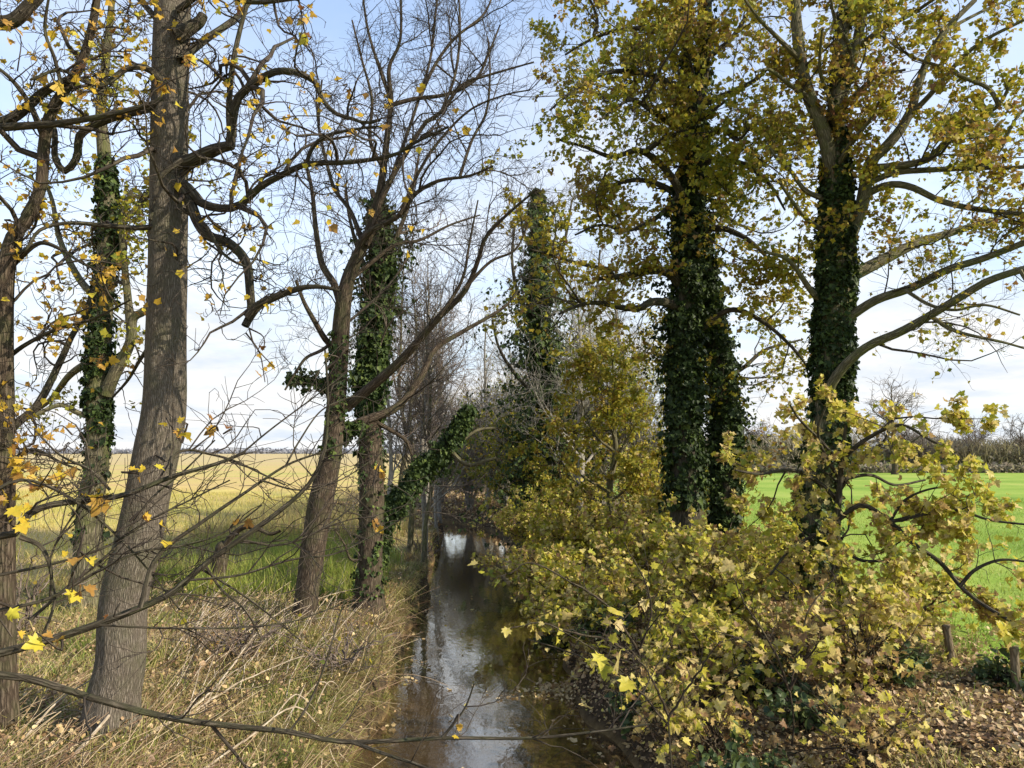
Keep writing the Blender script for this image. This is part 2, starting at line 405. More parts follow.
g = Geo(); c_ = cx(yy); w_ = hw(yy)+.55; k = 9
u = np.linspace(-1, 1, k)
g.add(np.stack([c_[:, None]+w_[:, None]*u, np.repeat(yy[:, None], k, 1), np.zeros((len(yy), k))], -1),
      (lambda i: np.stack([i, i+1, i+k+1, i+k], -1).reshape(-1, 4))(np.arange(len(yy)-1)[:, None]*k+np.arange(k-1)[None]))
tag(g.build('stream', water_mat()), kind='structure')

# ------------------------------------------------------------------ tree machinery
def limb(pts, Y0, Y1, w0, w1, N=26, seed=0, wig=0., gz=None, Ymid=None):
    """a traced limb: pixels with depth from Y0 to Y1; w0,w1 diameters in pixels"""
    pts = np.asarray(pts, float)
    s = np.concatenate([[0], np.cumsum(np.linalg.norm(np.diff(pts, axis=0), axis=1))]); s /= s[-1]
    d = Y0+(Y1-Y0)*s
    if Ymid: d = d+Ymid*np.sin(s*PI)
    q = np.array([P(px, py, y) for (px, py), y in zip(pts, d)])
    if gz is not None: q[0, 2] = gz
    q = resample(q, N)
    if wig: q[1:] += fnoise(q[1:]+seed*3.1, .6, 8)[:, None]*R_(seed).normal(0, 1, (1, 3))*wig
    r = np.interp(np.linspace(0, 1, N), [0, 1], [w0, w1])/2/FPX*np.linspace(Y0, Y1, N)
    return q, r

def make_tree(name, label, cat, base, trunk, limbs, bark, twigmat, style, ivy=None, leafmat=None, leafn=0, leafsize=.11, tmpl='M10',
              sprigs=(), group=None, seed=1, leafclump=.9, tintf=None, rough=.06, flare=.5, ks=28, twig_from_trunk=True, ivymat='ivy', trunks=None, droop=.35, spread=.8, leaftmin=.25, limbmat=None, wf=None):
    t = thing(name, label, cat, base, group)
    g = Geo(); allP, allR = [], []
    for j, (q, r) in enumerate([trunk]+list(trunks or [])):
        tubes(g, q, r, ks, rough, flare=flare if j == 0 else 0)
    g.build('trunk', M[bark], t)
    q, r = trunk
    if twig_from_trunk: allP.append(resample(q[len(q)//3:], 26)); allR.append(np.interp(np.linspace(0, 1, 26), np.linspace(0, 1, len(r)-len(r)//3), r[len(r)//3:]))
    for q, r in list(trunks or []):
        allP.append(resample(q, 26)); allR.append(np.interp(np.linspace(0, 1, 26), np.linspace(0, 1, len(r)), r))
    for q, r in limbs:
        g = Geo(); tubes(g, q, r, 12 if r[0] > .03 else 8, rough*.8)
        g.build('limb', M[limbmat or bark], t)
        allP.append(resample(q, 26)); allR.append(np.interp(np.linspace(0, 1, 26), np.linspace(0, 1, len(r)), r))
    lev = [(np.array(allP), np.array(allR))]
    g = Geo(); last = None
    for li, s in enumerate(style):
        Pp, Rp = lev[-1]
        if li == 1 and s.get('also0', 0):      # short twigs straight off the limbs too
            a, b = grow(lev[0][0], lev[0][1], s['also0'], s['L']*.9, s.get('ang', (.8, .25)), s['N'], s['wig'], s.get('up', .04), .25, s.get('rmin', .003), s.get('rfac', .009), seed*31+77)
        else: a = None
        c = grow(Pp, Rp, s['dens'], s['L'], s.get('ang', (.8, .25)), s['N'], s['wig'], s.get('up', .04), s.get('tmin', .15), s.get('rmin', .003), s.get('rfac', .010), seed*31+li, lenref=s.get('lenref'), bias=s.get('bias'), cap=s.get('cap'))
        if a is not None and len(a): c = (np.concatenate([c[0], a]), np.concatenate([c[1], b]))
        tubes(g, c[0], c[1], 6 if li == 0 else (4 if li == 1 else 3))
        lev.append(c)
    tw = lev[-1][0] if style else None
    gl = Geo()
    for k_, (px, py, Y, n, sz) in enumerate(sprigs):
        r_ = R_(seed*100+k_); tgt = P(px, py, Y)
        pool = np.concatenate([l[0].reshape(-1, 3) for l in lev[:3]])
        d = np.linalg.norm(pool-tgt, axis=1); near = pool[np.argmin(d)]
        mid = (near+tgt)/2+r_.normal(0, .05, 3)+np.array([0, 0, .05])
        tubes(g, resample([near, mid, tgt], 8), np.linspace(.008, .004, 8), 4)
        pp = mid+(tgt-mid)*r_.uniform(.3, 1, (n, 1))+r_.normal(0, sz*.38, (n, 3))
        leaves(gl, pp, np.tile(norm(tgt-near), (n, 1)), sz*.82, np.clip(r_.normal(.46, .26, n), 0, 1), 'M18' if Y < 9 else 'M10', seed*7+k_, .5, (0, -.5, .6), .6)
    if g.n: tag(g.build('twigs', M[twigmat], t), kind='stuff')
    if leafn:
        pos, dr = on_twigs(tw, leafn, leaftmin, seed*13+5, leafclump, wf=wf)
        r_ = R_(seed+900)
        tint = .50+.20*fnoise(pos, 1.3, 10, seed % 11)+r_.normal(0, .17, leafn) if tintf is None else tintf(pos, r_)
        leaves(gl, pos, dr, leafsize, tint, tmpl, seed*17+3, droop, spread=spread)
    if gl.n: tag(gl.build('foliage', M[leafmat], t), kind='stuff')
    if ivy:
        gi = Geo()
        for k_, (q, r, n, thick, sz) in enumerate(ivy):
            ivy_leaves(gi, q, r, n, thick, sz, seed*19+k_)
        tag(gi.build('ivy', M[ivymat], t), kind='stuff')
    return t, lev

def ivy_leaves(gi, q, r, n, thick, sz, seed, shag=1.):
    """a thin coat of leaves on the bark and many short leafy shoots standing off it"""
    r_ = R_(seed); N = len(q); n = int(n*2.3); ns = max(6, int(n*.7/14)); nb = n-ns*14; sz = sz*.66
    def on(m):
        u = r_.uniform(0, 1, m)*(N-1); i0 = np.minimum(u.astype(int), N-2); f = (u-i0)[:, None]
        p = q[i0]+(q[i0+1]-q[i0])*f; T = norm(q[i0+1]-q[i0])
        rad = r_.normal(0, 1, (m, 3)); rad = norm(rad-(rad*T).sum(1, keepdims=True)*T)
        th = np.interp(u/(N-1), np.linspace(0, 1, len(thick)), thick); rb = np.interp(u, np.arange(N), r)
        lump = np.clip(.7+1.1*fnoise(p+rad*.5, .5, 10, seed % 13), .05, 2.4)
        return p, rad, th*lump, rb
    p, rad, th, rb = on(nb*2)
    kp = (fnoise(p+rad*.25, .45, 10, seed % 11)+r_.normal(0, .25, nb*2) > -.08) | (th > .22); p, rad, th, rb = p[kp], rad[kp], th[kp], rb[kp]
    nb = len(p)
    pos = p+rad*(rb+np.minimum(th, .10)*r_.uniform(.1, 1, nb)+.01)[:, None]
    p2, rad2, th2, rb2 = on(ns)
    d = norm(rad2+r_.normal(0, .35, (ns, 3))+np.array([0, 0, .25])); l = th2*np.exp(r_.normal(0, .4, ns))*shag
    t = r_.uniform(.05, 1, (ns, 14, 1))
    ps = (p2+rad2*rb2[:, None])[:, None]+d[:, None]*l[:, None, None]*t+np.array([0, 0, -.35])*l[:, None, None]*t*t+r_.normal(0, .035, (ns, 14, 3))
    pos = np.vstack([pos, ps.reshape(-1, 3)]); rad = np.vstack([rad, np.repeat(rad2, 14, 0)]); n = len(pos)
    Y = norm(rad*.35+np.array([0, 0, -.8])+r_.normal(0, .5, (n, 3)))
    nn = rad+np.array([0, 0, .45])+r_.normal(0, .55, (n, 3)); Z = norm(nn-(nn*Y).sum(1, keepdims=True)*Y); X = np.cross(Y, Z)
    s = sz*np.exp(r_.normal(0, .28, n))
    T0 = np.array([(0, 0), (.50, .05), (.36, .45), (0, 1.), (-.36, .45), (-.50, .05)]); z = np.array([0, .1, .12, -.08, .12, .1])
    V = pos[:, None]+s[:, None, None]*(T0[None, :, 0:1]*X[:, None]+T0[None, :, 1:2]*Y[:, None]+z[None, :, None]*Z[:, None])
    F = np.array([[0, 1, 2, 3], [0, 3, 4, 5]])
    gi.add(V, (np.arange(n)[:, None, None]*6+F[None]).reshape(-1, 4), np.repeat(np.clip(r_.normal(.45, .27, n), 0, 1), 6))

def sub(q, r, a, b, N=30):
    n = len(q); i = np.linspace(a*(n-1), b*(n-1), N); k = np.arange(n)
    return np.stack([np.interp(i, k, q[:, c]) for c in range(3)], 1), np.interp(i, k, r)
def trunk_px(spec, Y0, Y1=None, N=70):
    """spec: (px,py,width px); the first point is the base on the ground"""
    Y1 = Y1 or Y0; n = len(spec)
    py = np.array([s[1] for s in spec], float); u = (py[0]-py)/(py[0]-py[-1])
    d = Y0+(Y1-Y0)*u
    q = np.array([P(s[0], s[1], y) for s, y in zip(spec, d)])
    q[0, 2] = hz(q[0])-.12
    o = resample(np.column_stack([q, [s[2]/2/FPX*y for s, y in zip(spec, d)]]), N)
    return o[:, :3], o[:, 3]
def lb(*a, **k): return limb(*a, **k)

BARE = [dict(dens=4.4, L=1.1, N=10, wig=.20, up=.06, ang=(.7, .25), rfac=.008, lenref=2.5),
        dict(dens=8, L=.5, N=7, wig=.24, up=.06, ang=(.7, .3), rfac=.010, rmin=.0032, also0=3.0),
        dict(dens=9, L=.20, N=5, wig=.28, up=.05, rmin=.0026, ang=(.8, .3))]
GNARL = [dict(dens=4.0, L=1.05, N=10, wig=.36, up=.03, ang=(.95, .3), rfac=.015, lenref=2.),
         dict(dens=7.5, L=.38, N=7, wig=.42, up=.03, ang=(.9, .3), rfac=.013, rmin=.0038, also0=4.),
         dict(dens=8, L=.17, N=5, wig=.4, up=.03, rmin=.0032, ang=(.9, .3))]

# ---- A: the big furrowed trunk on the left
YA = G(113, 736)[1]
ta = trunk_px([(110, 742, 50), (113, 700, 46), (121, 660, 44), (124, 600, 43), (139, 540, 43), (148, 496, 41), (157, 450, 42), (164, 411, 40), (166, 343, 38), (168, 240, 36), (169, 160, 35), (170, 90, 35), (172, 30, 35), (174, -40, 32), (176, -120, 28), (178, -220, 22)], YA, YA+.2, 130)
A_l = [lb([(180, 163), (191, 160), (212, 150), (232, 145)], YA, YA-.2, 14, 10, seed=1),
       lb([(230, 147), (234, 112), (240, 95), (257, 82), (274, 72), (294, 72), (315, 82), (322, 99), (335, 113), (350, 118), (366, 123), (380, 120)], YA-.2, YA-.9, 10, 3, seed=2),
       lb([(231, 140), (229, 110), (232, 70), (240, 30), (250, -5)], YA-.2, YA-.1, 7, 4, seed=12),
       lb([(180, 182), (191, 190), (205, 205), (236, 207), (260, 187), (284, 174), (308, 164), (352, 162), (394, 155), (414, 143), (448, 127)], YA, YA-1.2, 10, 2.5, seed=3),
       lb([(306, 165), (313, 147), (329, 135), (363, 128), (385, 126)], YA-.6, YA-1.0, 5, 2, seed=4),
       lb([(178, 185), (187, 195), (198, 222), (209, 236), (229, 243), (246, 262), (250, 291), (251, 312), (245, 326)], YA, YA-.5, 12, 8, seed=5),
       lb([(248, 318), (258, 306), (273, 298), (301, 288), (322, 287), (340, 291)], YA-.5, YA-.6, 10, 3, seed=6),
       lb([(165, 100), (154, 106), (116, 116), (92, 126), (79, 137), (77, 157), (65, 171), (55, 157), (55, 133), (50, 118)], YA, YA+.2, 11, 5, seed=7),
       lb([(168, 90), (150, 70), (128, 68), (105, 84), (86, 82), (60, 70), (30, 80)], YA, YA-.6, 8, 2.5, seed=8),
       lb([(160, 225), (140, 228), (110, 226), (70, 223), (40, 230), (25, 250), (5, 255)], YA, YA-.5, 6, 2.5, seed=9),
       lb([(182, 160), (175, 165), (160, 178), (154, 200), (150, 220)], YA-.25, YA-.45, 6, 4, seed=10),
       lb([(176, 36), (190, 28), (199, 22), (203, 15)], YA, YA+.05, 17, 10, seed=11),
       lb([(178, 10), (210, -10), (250, 2), (300, -2), (330, -6)], YA, YA-.8, 7, 3, seed=13),
       lb([(166, 30), (140, 0), (110, -30), (70, -40)], YA, YA+.6, 7, 3, seed=14),
       lb([(180, 60), (205, 40), (240, 14), (262, -20)], YA, YA+.9, 9, 4, seed=15),
       lb([(184, 210), (205, 225), (220, 250), (235, 262), (255, 270)], YA, YA-.8, 5, 2, seed=16),
       lb([(160, 330), (140, 360), (128, 380), (112, 398)], YA, YA+.5, 5, 2, seed=17),
       ]
sprA = [(105, 22, YA-.5, 7, .10), (52, 30, YA-.4, 6, .10), (8, 24, YA-.5, 6, .10), (160, 92, YA-.5, 9, .10), (92, 75, YA-.5, 4, .09), (232, 62, YA-.4, 9, .09), (228, 84, YA-.4, 4, .09), (262, 82, YA-.5, 5, .09),
        (302, 38, YA-.8, 3, .09), (343, 91, YA-1, 2, .10), (287, 130, YA-.6, 2, .09), (245, 160, YA-.6, 3, .09), (190, 60, YA-.5, 4, .1), (212, 4, YA-.5, 6, .09), (305, 16, YA-.8, 5, .1), (245, 3, YA-.6, 5, .09), (385, 127, YA-1.1, 2, .09),
        (125, 60, YA-.4, 5, .1), (75, 100, YA-.5, 4, .1), (80, 75, YA-.5, 4, .09), (32, 88, YA-.5, 3, .1), (265, 382, YA-.6, 2, .1), (275, 368, YA-.6, 3, .09), (205, 300, YA-.4, 3, .08), (225, 290, YA-.5, 3, .08), (190, 62, YA-.4, 3, .09), (264, 350, YA-.6, 1, .1)]
make_tree('oak_tree', 'tall thick tree with furrowed grey bark and crooked limbs, nearest trunk on the left bank', 'tree', ta[0][0], ta, A_l, 'bark_oak', 'twig', GNARL, limbmat='bark_dark',  # limb bark darker than the trunk's: backlit shade put into the colour
          leafmat='leaf_gold', leafn=330, leafsize=.062, sprigs=sprA, seed=3, rough=.06, flare=.38, ks=56, leafclump=.5)

# ---- B: tree at the frame's left edge
YB = G(4, 738)[1]
tb = trunk_px([(4, 742, 24), (4, 600, 20), (5, 450, 18), (4, 330, 17), (6, 270, 16), (14, 236, 14), (27, 219, 12), (41, 185, 11), (44, 147, 11), (51, 113, 11), (72, 79, 10), (82, 62, 9), (92, 27, 8), (98, -10, 7), (104, -60, 5)], YB, YB-.3, 80)
B_l = [lb([(-25, 122), (0, 123), (20, 113), (44, 92), (68, 80)], YB-.3, YB-.3, 12, 8, seed=21),
       lb([(-10, 128), (41, 125), (62, 123), (103, 116), (150, 105)], YB-.3, YB-.5, 9, 4, seed=22),
       lb([(4, 275), (20, 258), (40, 243), (62, 250), (80, 262), (100, 272)], YB, YB-.6, 6, 2, seed=23),
       lb([(5, 440), (15, 425), (38, 404), (61, 360), (72, 336), (85, 315), (92, 290)], YB, YB+.6, 9, 4, seed=24),
       lb([(5, 360), (25, 345), (55, 330), (95, 318), (130, 300)], YB, YB-.4, 5, 2, seed=25),
       lb([(-20, 20), (10, 22), (30, 5), (45, -12)], YB-.2, YB-.2, 16, 12, seed=26),
       lb([(45, 140), (30, 105), (12, 80), (-10, 62)], YB-.2, YB-.6, 7, 3, seed=27),
       lb([(52, 110), (62, 95), (55, 60), (45, 30), (50, -10)], YB-.3, YB-.7, 5, 2.5, seed=28),
       lb([(5, 470), (20, 455), (36, 450), (60, 462), (80, 470)], YB, YB-.5, 5, 2, seed=29)]
sprB = [(20, 470, YB-.6, 10, .11), (40, 485, YB-.6, 9, .11), (15, 445, YB-.7, 6, .11), (28, 500, YB-.6, 6, .12), (45, 325, YB-.3, 5, .1), (75, 322, YB-.3, 4, .1), (100, 362, YB-.1, 6, .11), (100, 270, YB-.5, 4, .1), (42, 280, YB-.4, 3, .1), (8, 230, YB-.4, 3, .1), (15, 255, YB-.4, 4, .09), (45, 435, YB-.5, 3, .1), (55, 428, YB-.5, 3, .1), (5, 410, YB-.4, 3, .1), (60, 470, YB-.5, 5, .1), (5, 500, YB-.6, 5, .1)]
make_tree('oak_tree', 'greenish trunk at the left edge of the view, bending into crooked boughs with yellow leaves', 'tree', tb[0][0], tb, B_l, 'bark_brown', 'twig', GNARL, limbmat='bark_dark',
          leafmat='leaf_gold', leafn=620, leafsize=.06, sprigs=sprB, seed=4, flare=.3, ks=32, leafclump=.6)

# ---- C: ivy clad tree behind the big trunk
YC = G(86, 612)[1]
tcc = trunk_px([(86, 616, 30), (90, 506, 24), (96, 470, 22), (98, 425, 21), (98, 390, 21), (102, 325, 19), (106, 260, 18), (108, 205, 15), (104, 150, 13), (101, 110, 10), (106, 60, 8), (112, 0, 6), (116, -60, 4)], YC, YC+.2, 80)
C_l = [lb([(106, 395), (113, 377), (130, 343), (133, 319), (143, 312), (160, 300)], YC, YC-.2, 13, 7, seed=31),
       lb([(131, 335), (128, 300), (124, 260), (122, 220), (132, 190)], YC-.1, YC-.4, 9, 4, seed=32),
       lb([(92, 360), (70, 375), (50, 400), (22, 420)], YC, YC+.8, 8, 3, seed=33),
       lb([(100, 300), (80, 280), (60, 240), (52, 200), (40, 170)], YC, YC+.9, 8, 3, seed=34),
       lb([(108, 230), (130, 215), (150, 190), (160, 160), (175, 120)], YC, YC+1, 7, 3, seed=35),
       lb([(98, 420), (76, 412), (60, 405), (35, 415), (12, 425)], YC, YC-.5, 6, 3, seed=36)]
make_tree('ivy_clad_tree', 'slim tree wrapped in dark ivy up to mid height, behind the thick grey trunk', 'tree', tcc[0][0], tcc, C_l, 'bark_moss', 'twig', GNARL,
          ivy=[(*sub(*tcc, .24, .66), 2500, [.02, .07, .08, .05, .02], .095), (*sub(*tcc, .10, .32), 200, [.0, .01, .03], .09)], leafmat='leaf_crown', leafn=2600, leafsize=.07, seed=5, ks=28,
          tintf=lambda p, r: .62+.15*fnoise(p, 1, 8)+r.normal(0, .18, len(p)))

# ---- D: forked bare tree
YD = G(303, 624)[1]
td = trunk_px([(302, 628, 25), (305, 610, 22), (311, 564, 23), (321, 502, 24), (331, 455, 21), (336, 411, 19), (338, 377, 18), (341, 330, 17), (344, 300, 15), (350, 274, 13), (366, 238, 10), (373, 222, 9), (380, 191, 8), (384, 164, 7), (388, 130, 6), (391, 100, 5), (389, 68, 4), (400, 41, 3), (401, 0, 2.5)], YD, YD-.4, 110)
D_l = [lb([(366, 245), (376, 222), (380, 202), (394, 174), (414, 140), (428, 120), (441, 113), (462, 85), (489, 75), (534, 62)], YD-.3, YD-.6, 7, 1.6, seed=41),
       lb([(349, 285), (358, 250), (370, 232), (400, 215), (414, 195), (438, 181), (469, 176), (493, 166)], YD-.1, YD-1.2, 8, 2, seed=42),
       lb([(460, 176), (472, 140), (486, 113), (490, 75), (488, 40)], YD-1, YD-1.2, 3.5, 1.6, seed=43),
       lb([(388, 106), (414, 99), (448, 94), (476, 79), (490, 50), (500, 25)], YD-.3, YD, 5, 1.6, seed=44),
       lb([(420, 97), (435, 65), (455, 38), (483, 15), (495, -10)], YD-.2, YD+.4, 4, 1.8, seed=45),
       lb([(346, 408), (352, 402), (366, 391), (394, 367), (414, 346), (441, 315), (465, 291), (480, 255), (486, 236), (510, 212), (536, 190)], YD-.1, YD-1.6, 11, 2, seed=46),
       lb([(336, 440), (350, 428), (363, 421), (397, 407), (421, 377), (435, 349), (462, 332), (503, 308), (518, 290)], YD, YD+1.4, 10, 2, seed=47),
       lb([(338, 350), (326, 340), (315, 322), (304, 302), (296, 280)], YD, YD-.5, 7, 3, seed=48),
       lb([(342, 310), (334, 284), (322, 264), (316, 230), (312, 190), (305, 160)], YD, YD+.5, 8, 3, seed=49),
       lb([(362, 240), (350, 210), (335, 190), (326, 160), (318, 120), (322, 80)], YD-.2, YD+.6, 5, 1.8, seed=50),
       lb([(384, 170), (370, 140), (372, 100), (362, 60), (352, 20)], YD-.3, YD-.8, 4.5, 1.6, seed=51),
       lb([(391, 100), (380, 70), (368, 30), (362, -10)], YD-.3, YD-.5, 4, 1.8, seed=52),
       lb([(400, 214), (420, 170), (440, 140), (470, 110), (505, 95), (530, 90)], YD-.7, YD-1.4, 4, 1.5, seed=53),
       lb([(394, 170), (412, 120), (430, 60), (436, 10), (440, -20)], YD-.4, YD+.2, 4, 1.8, seed=54),
       lb([(441, 113), (455, 75), (460, 30), (458, -15)], YD-.5, YD-.2, 3.5, 1.6, seed=55),
       lb([(350, 280), (372, 262), (395, 245), (420, 240), (450, 225), (480, 215)], YD, YD+.9, 5, 1.6, seed=56),
       lb([(465, 288), (490, 262), (515, 250), (528, 225)], YD-1.2, YD-1.3, 4, 1.5, seed=57),
       lb([(440, 316), (462, 280), (470, 240), (478, 200)], YD-1.1, YD-1.5, 4, 1.5, seed=58),
       lb([(338, 338), (322, 350), (306, 358), (296, 372), (285, 390)], YD, YD-.4, 4, 2, seed=59)]
ivD = [(*sub(*td, .27, .46), 260, [.01, .03, .0], .08)]
qd, rd = lb([(335, 385), (318, 383), (305, 378), (288, 380)], YD, YD-.2, 5, 3, seed=60); ivD.append((qd, rd, 300, [.05, .10, .16, .10], .09))
qd2, rd2 = lb([(338, 440), (352, 430), (362, 424)], YD, YD, 8, 6, seed=60); ivD.append((qd2, rd2, 160, [.05, .05], .08))
make_tree('bare_tree', 'leafless forked tree beside the stream with many upswept arching branches', 'tree', td[0][0], td, D_l+[(qd, rd)], 'bark_brown', 'twig', BARE, ivy=ivD, ivymat='ivy_mid', seed=6, ks=32, flare=.3)

# ---- E: ivy trunk just behind D
YE = G(368, 608)[1]
te = trunk_px([(368, 612, 30), (370, 560, 24), (372, 502, 24), (370, 431, 22), (371, 377, 17), (377, 308, 14), (381, 257, 10), (378, 220, 7), (372, 190, 5)], YE, YE+.3, 80)
E_l = [lb([(378, 270), (395, 240), (410, 200), (420, 150)], YE, YE+.5, 6, 2, seed=61), lb([(379, 290), (360, 255), (350, 220), (345, 190)], YE, YE+.6, 6, 2, seed=62),
       lb([(372, 420), (390, 430), (405, 440), (412, 455)], YE, YE+.4, 5, 2, seed=63), lb([(380, 540), (372, 556), (352, 560), (345, 545), (335, 530)], YE, YE-.3, 4, 1.5, seed=64)]
make_tree('ivy_clad_tree', 'ivy smothered trunk with bushy top standing just right of the leafless forked tree', 'tree', te[0][0], te, E_l, 'bark_brown', 'twig_pink', BARE[:2],
          ivy=[(*sub(*te, .46, .97), 6800, [.05, .12, .18, .28, .45, .50, .22], .095), (*sub(*te, .05, .5), 420, [.04, .02, .0, .02, .05], .08)], ivymat='ivy_mid', seed=7, flare=.5)

# ---- F: leaning ivy trunk
YF = YE+1.0
bf = G(376, 588); bf[1] = YF; bf[0] = P(374, 560, YF)[0]; bf[2] = hz(bf)-.1
qf = resample(np.array([bf, P(380, 530, YF), P(391, 510, YF), P(408, 488, YF), P(430, 463, YF), P(450, 441, YF), P(463, 422, YF), P(470, 408, YF)]), 60); rf = np.linspace(.13, .05, 60)
F_l = [lb([(450, 450), (462, 462), (472, 465), (485, 461), (497, 458)], YF, YF-.3, 5, 3, seed=71), lb([(462, 440), (478, 430), (495, 428)], YF, YF+.2, 4, 2, seed=72)]
make_tree('ivy_clad_tree', 'leaning trunk thickly covered with ivy, slanting out over the stream', 'tree', bf, (qf, rf), F_l, 'bark_moss', 'twig', BARE[1:2],
          ivy=[(*sub(qf, rf, .2, 1.), 7400, [.10, .14, .18, .20, .20, .14, .06], .08)], ivymat='ivy_mid', seed=8)

# ---- broken stump
ps = G(216, 598); YS = ps[1]
ts = trunk_px([(215, 600, 17), (218, 575, 14), (222, 552, 14), (223, 545, 12), (224, 541, 5)], YS, YS, 24)
make_tree('tree_stump', 'short broken dark stump with one crooked side branch at the meadow edge', 'stump', ts[0][0], ts,
          [lb([(222, 550), (232, 536), (244, 527), (256, 528), (270, 534), (280, 531)], YS, YS-.3, 7, 3, seed=81)], 'bark_brown', 'twig', [dict(dens=3, L=.4, N=6, wig=.35)], seed=9, twig_from_trunk=False)

# ---- G: big ivy-covered double-stemmed sycamore on the right bank
YG = 15.5
tg = trunk_px([(686, 570, 34), (685, 476, 27), (685, 420, 25), (685, 343, 23), (687, 262, 20), (689, 205, 17), (694, 150, 15), (700, 100, 13), (705, 55, 12), (707, 0, 10), (709, -60, 8), (711, -140, 5)], YG, YG, 90)
tg2 = trunk_px([(728, 560, 26), (726, 500, 22), (726, 430, 20), (722, 377, 19), (712, 320, 16), (704, 270, 15), (694, 215, 13), (687, 150, 11), (685, 82, 9), (685, 0, 7), (684, -80, 5)], YG+.6, YG+.3, 70)
tg2 = (np.array([*tg2[0]]), tg2[1])
G_l = [lb([(691, 215), (685, 200), (672, 178), (657, 161), (637, 150), (613, 157), (585, 147), (560, 140)], YG, YG-1.5, 10, 2, seed=91),
       lb([(645, 152), (662, 140), (685, 130), (719, 106), (740, 90)], YG-.8, YG-1.6, 6, 2, seed=92),
       lb([(684, 310), (668, 303), (651, 302), (640, 308), (624, 308), (606, 304), (589, 303), (572, 308), (559, 314)], YG, YG-2.0, 10, 2.5, seed=93),
       lb([(684, 290), (671, 274), (652, 270), (634, 274), (610, 278), (593, 279)], YG, YG-1, 12, 4, seed=94),
       lb([(612, 278), (610, 270), (590, 266), (565, 260), (545, 253), (531, 250)], YG-.9, YG-2, 5, 2, seed=95),
       lb([(690, 210), (670, 190), (640, 180), (610, 186), (580, 200)], YG, YG+1.5, 8, 2, seed=96),
       lb([(700, 110), (680, 90), (650, 75), (610, 72), (575, 90), (550, 110)], YG, YG-2, 8, 2, seed=97),
       lb([(702, 80), (690, 50), (660, 30), (620, 30), (590, 40), (565, 55)], YG, YG+1, 8, 2, seed=98),
       lb([(594, 35), (597, 20), (590, 0), (575, -20)], YG+.5, YG+.5, 4, 2, seed=99),
       lb([(693, 170), (715, 160), (745, 165), (770, 185), (785, 210)], YG, YG-1.8, 8, 2, seed=100),
       lb([(700, 105), (725, 95), (755, 80), (775, 60), (790, 45)], YG, YG-1, 8, 2, seed=101),
       lb([(704, 60), (730, 40), (750, 10), (765, -20)], YG, YG+.6, 7, 2, seed=102),
       lb([(688, 240), (715, 228), (740, 235), (760, 250), (780, 275)], YG, YG-1.5, 8, 2, seed=103),
       lb([(690, 225), (705, 215), (722, 215), (740, 225), (752, 228)], YG, YG+1.5, 7, 2, seed=104),
       lb([(692, 180), (660, 215), (630, 230), (600, 225), (575, 235)], YG, YG-.6, 7, 2, seed=105),
       lb([(700, 330), (730, 310), (760, 320), (790, 345), (810, 370)], YG, YG-1.5, 7, 2, seed=106),
       lb([(700, 390), (740, 370), (765, 350), (800, 340)], YG+.3, YG+1.2, 6, 2, seed=107),
       lb([(696, 140), (676, 128), (650, 110), (630, 100), (600, 120)], YG, YG-2.4, 7, 2, seed=108),
       lb([(694, 150), (720, 130), (738, 140), (755, 120)], YG, YG-2.4, 7, 2, seed=109)]
CROWN = [dict(dens=3.4, L=1.3, N=9, wig=.22, up=.06, ang=(.8, .25), rfac=.010, lenref=2.5, tmin=.2),
         dict(dens=6.5, L=.6, N=6, wig=.25, up=.05, ang=(.8, .3), rfac=.009, rmin=.003, also0=1.5),
         dict(dens=8, L=.28, N=4, wig=.28, up=.03, rmin=.0025, ang=(.8, .3))]
def tint_g(p, r):
    return .55+.30*fnoise(p, 1.15, 12, 4)+r.normal(0, .16, len(p))
qi, ri = sub(*tg, .10, .62); qi2, ri2 = sub(*tg2, .06, .55)
make_tree('sycamore_tree', 'twin stemmed yellow leaved tree, both stems wrapped in dense dark ivy', 'tree', tg[0][0], tg, G_l, 'bark_dark', 'twig', CROWN,
          ivy=[(qi, ri, 8500, [.10, .22, .30, .34, .38, .36, .22, .10], .11), (qi2, ri2, 7000, [.10, .22, .36, .42, .34, .2, .10], .11), (*sub(*tg, .6, .9), 1300, [.12, .07, .04], .10), (*sub(*tg2, .5, .95), 1100, [.12, .07, .03], .10)],
          leafmat='leaf_crown', leafn=34000, leafsize=.080, wf=lambda p: .35+.65*sstep(4.5, 7.5, p[:, 2]), seed=10, trunks=[tg2], leafclump=1.0, tintf=tint_g)

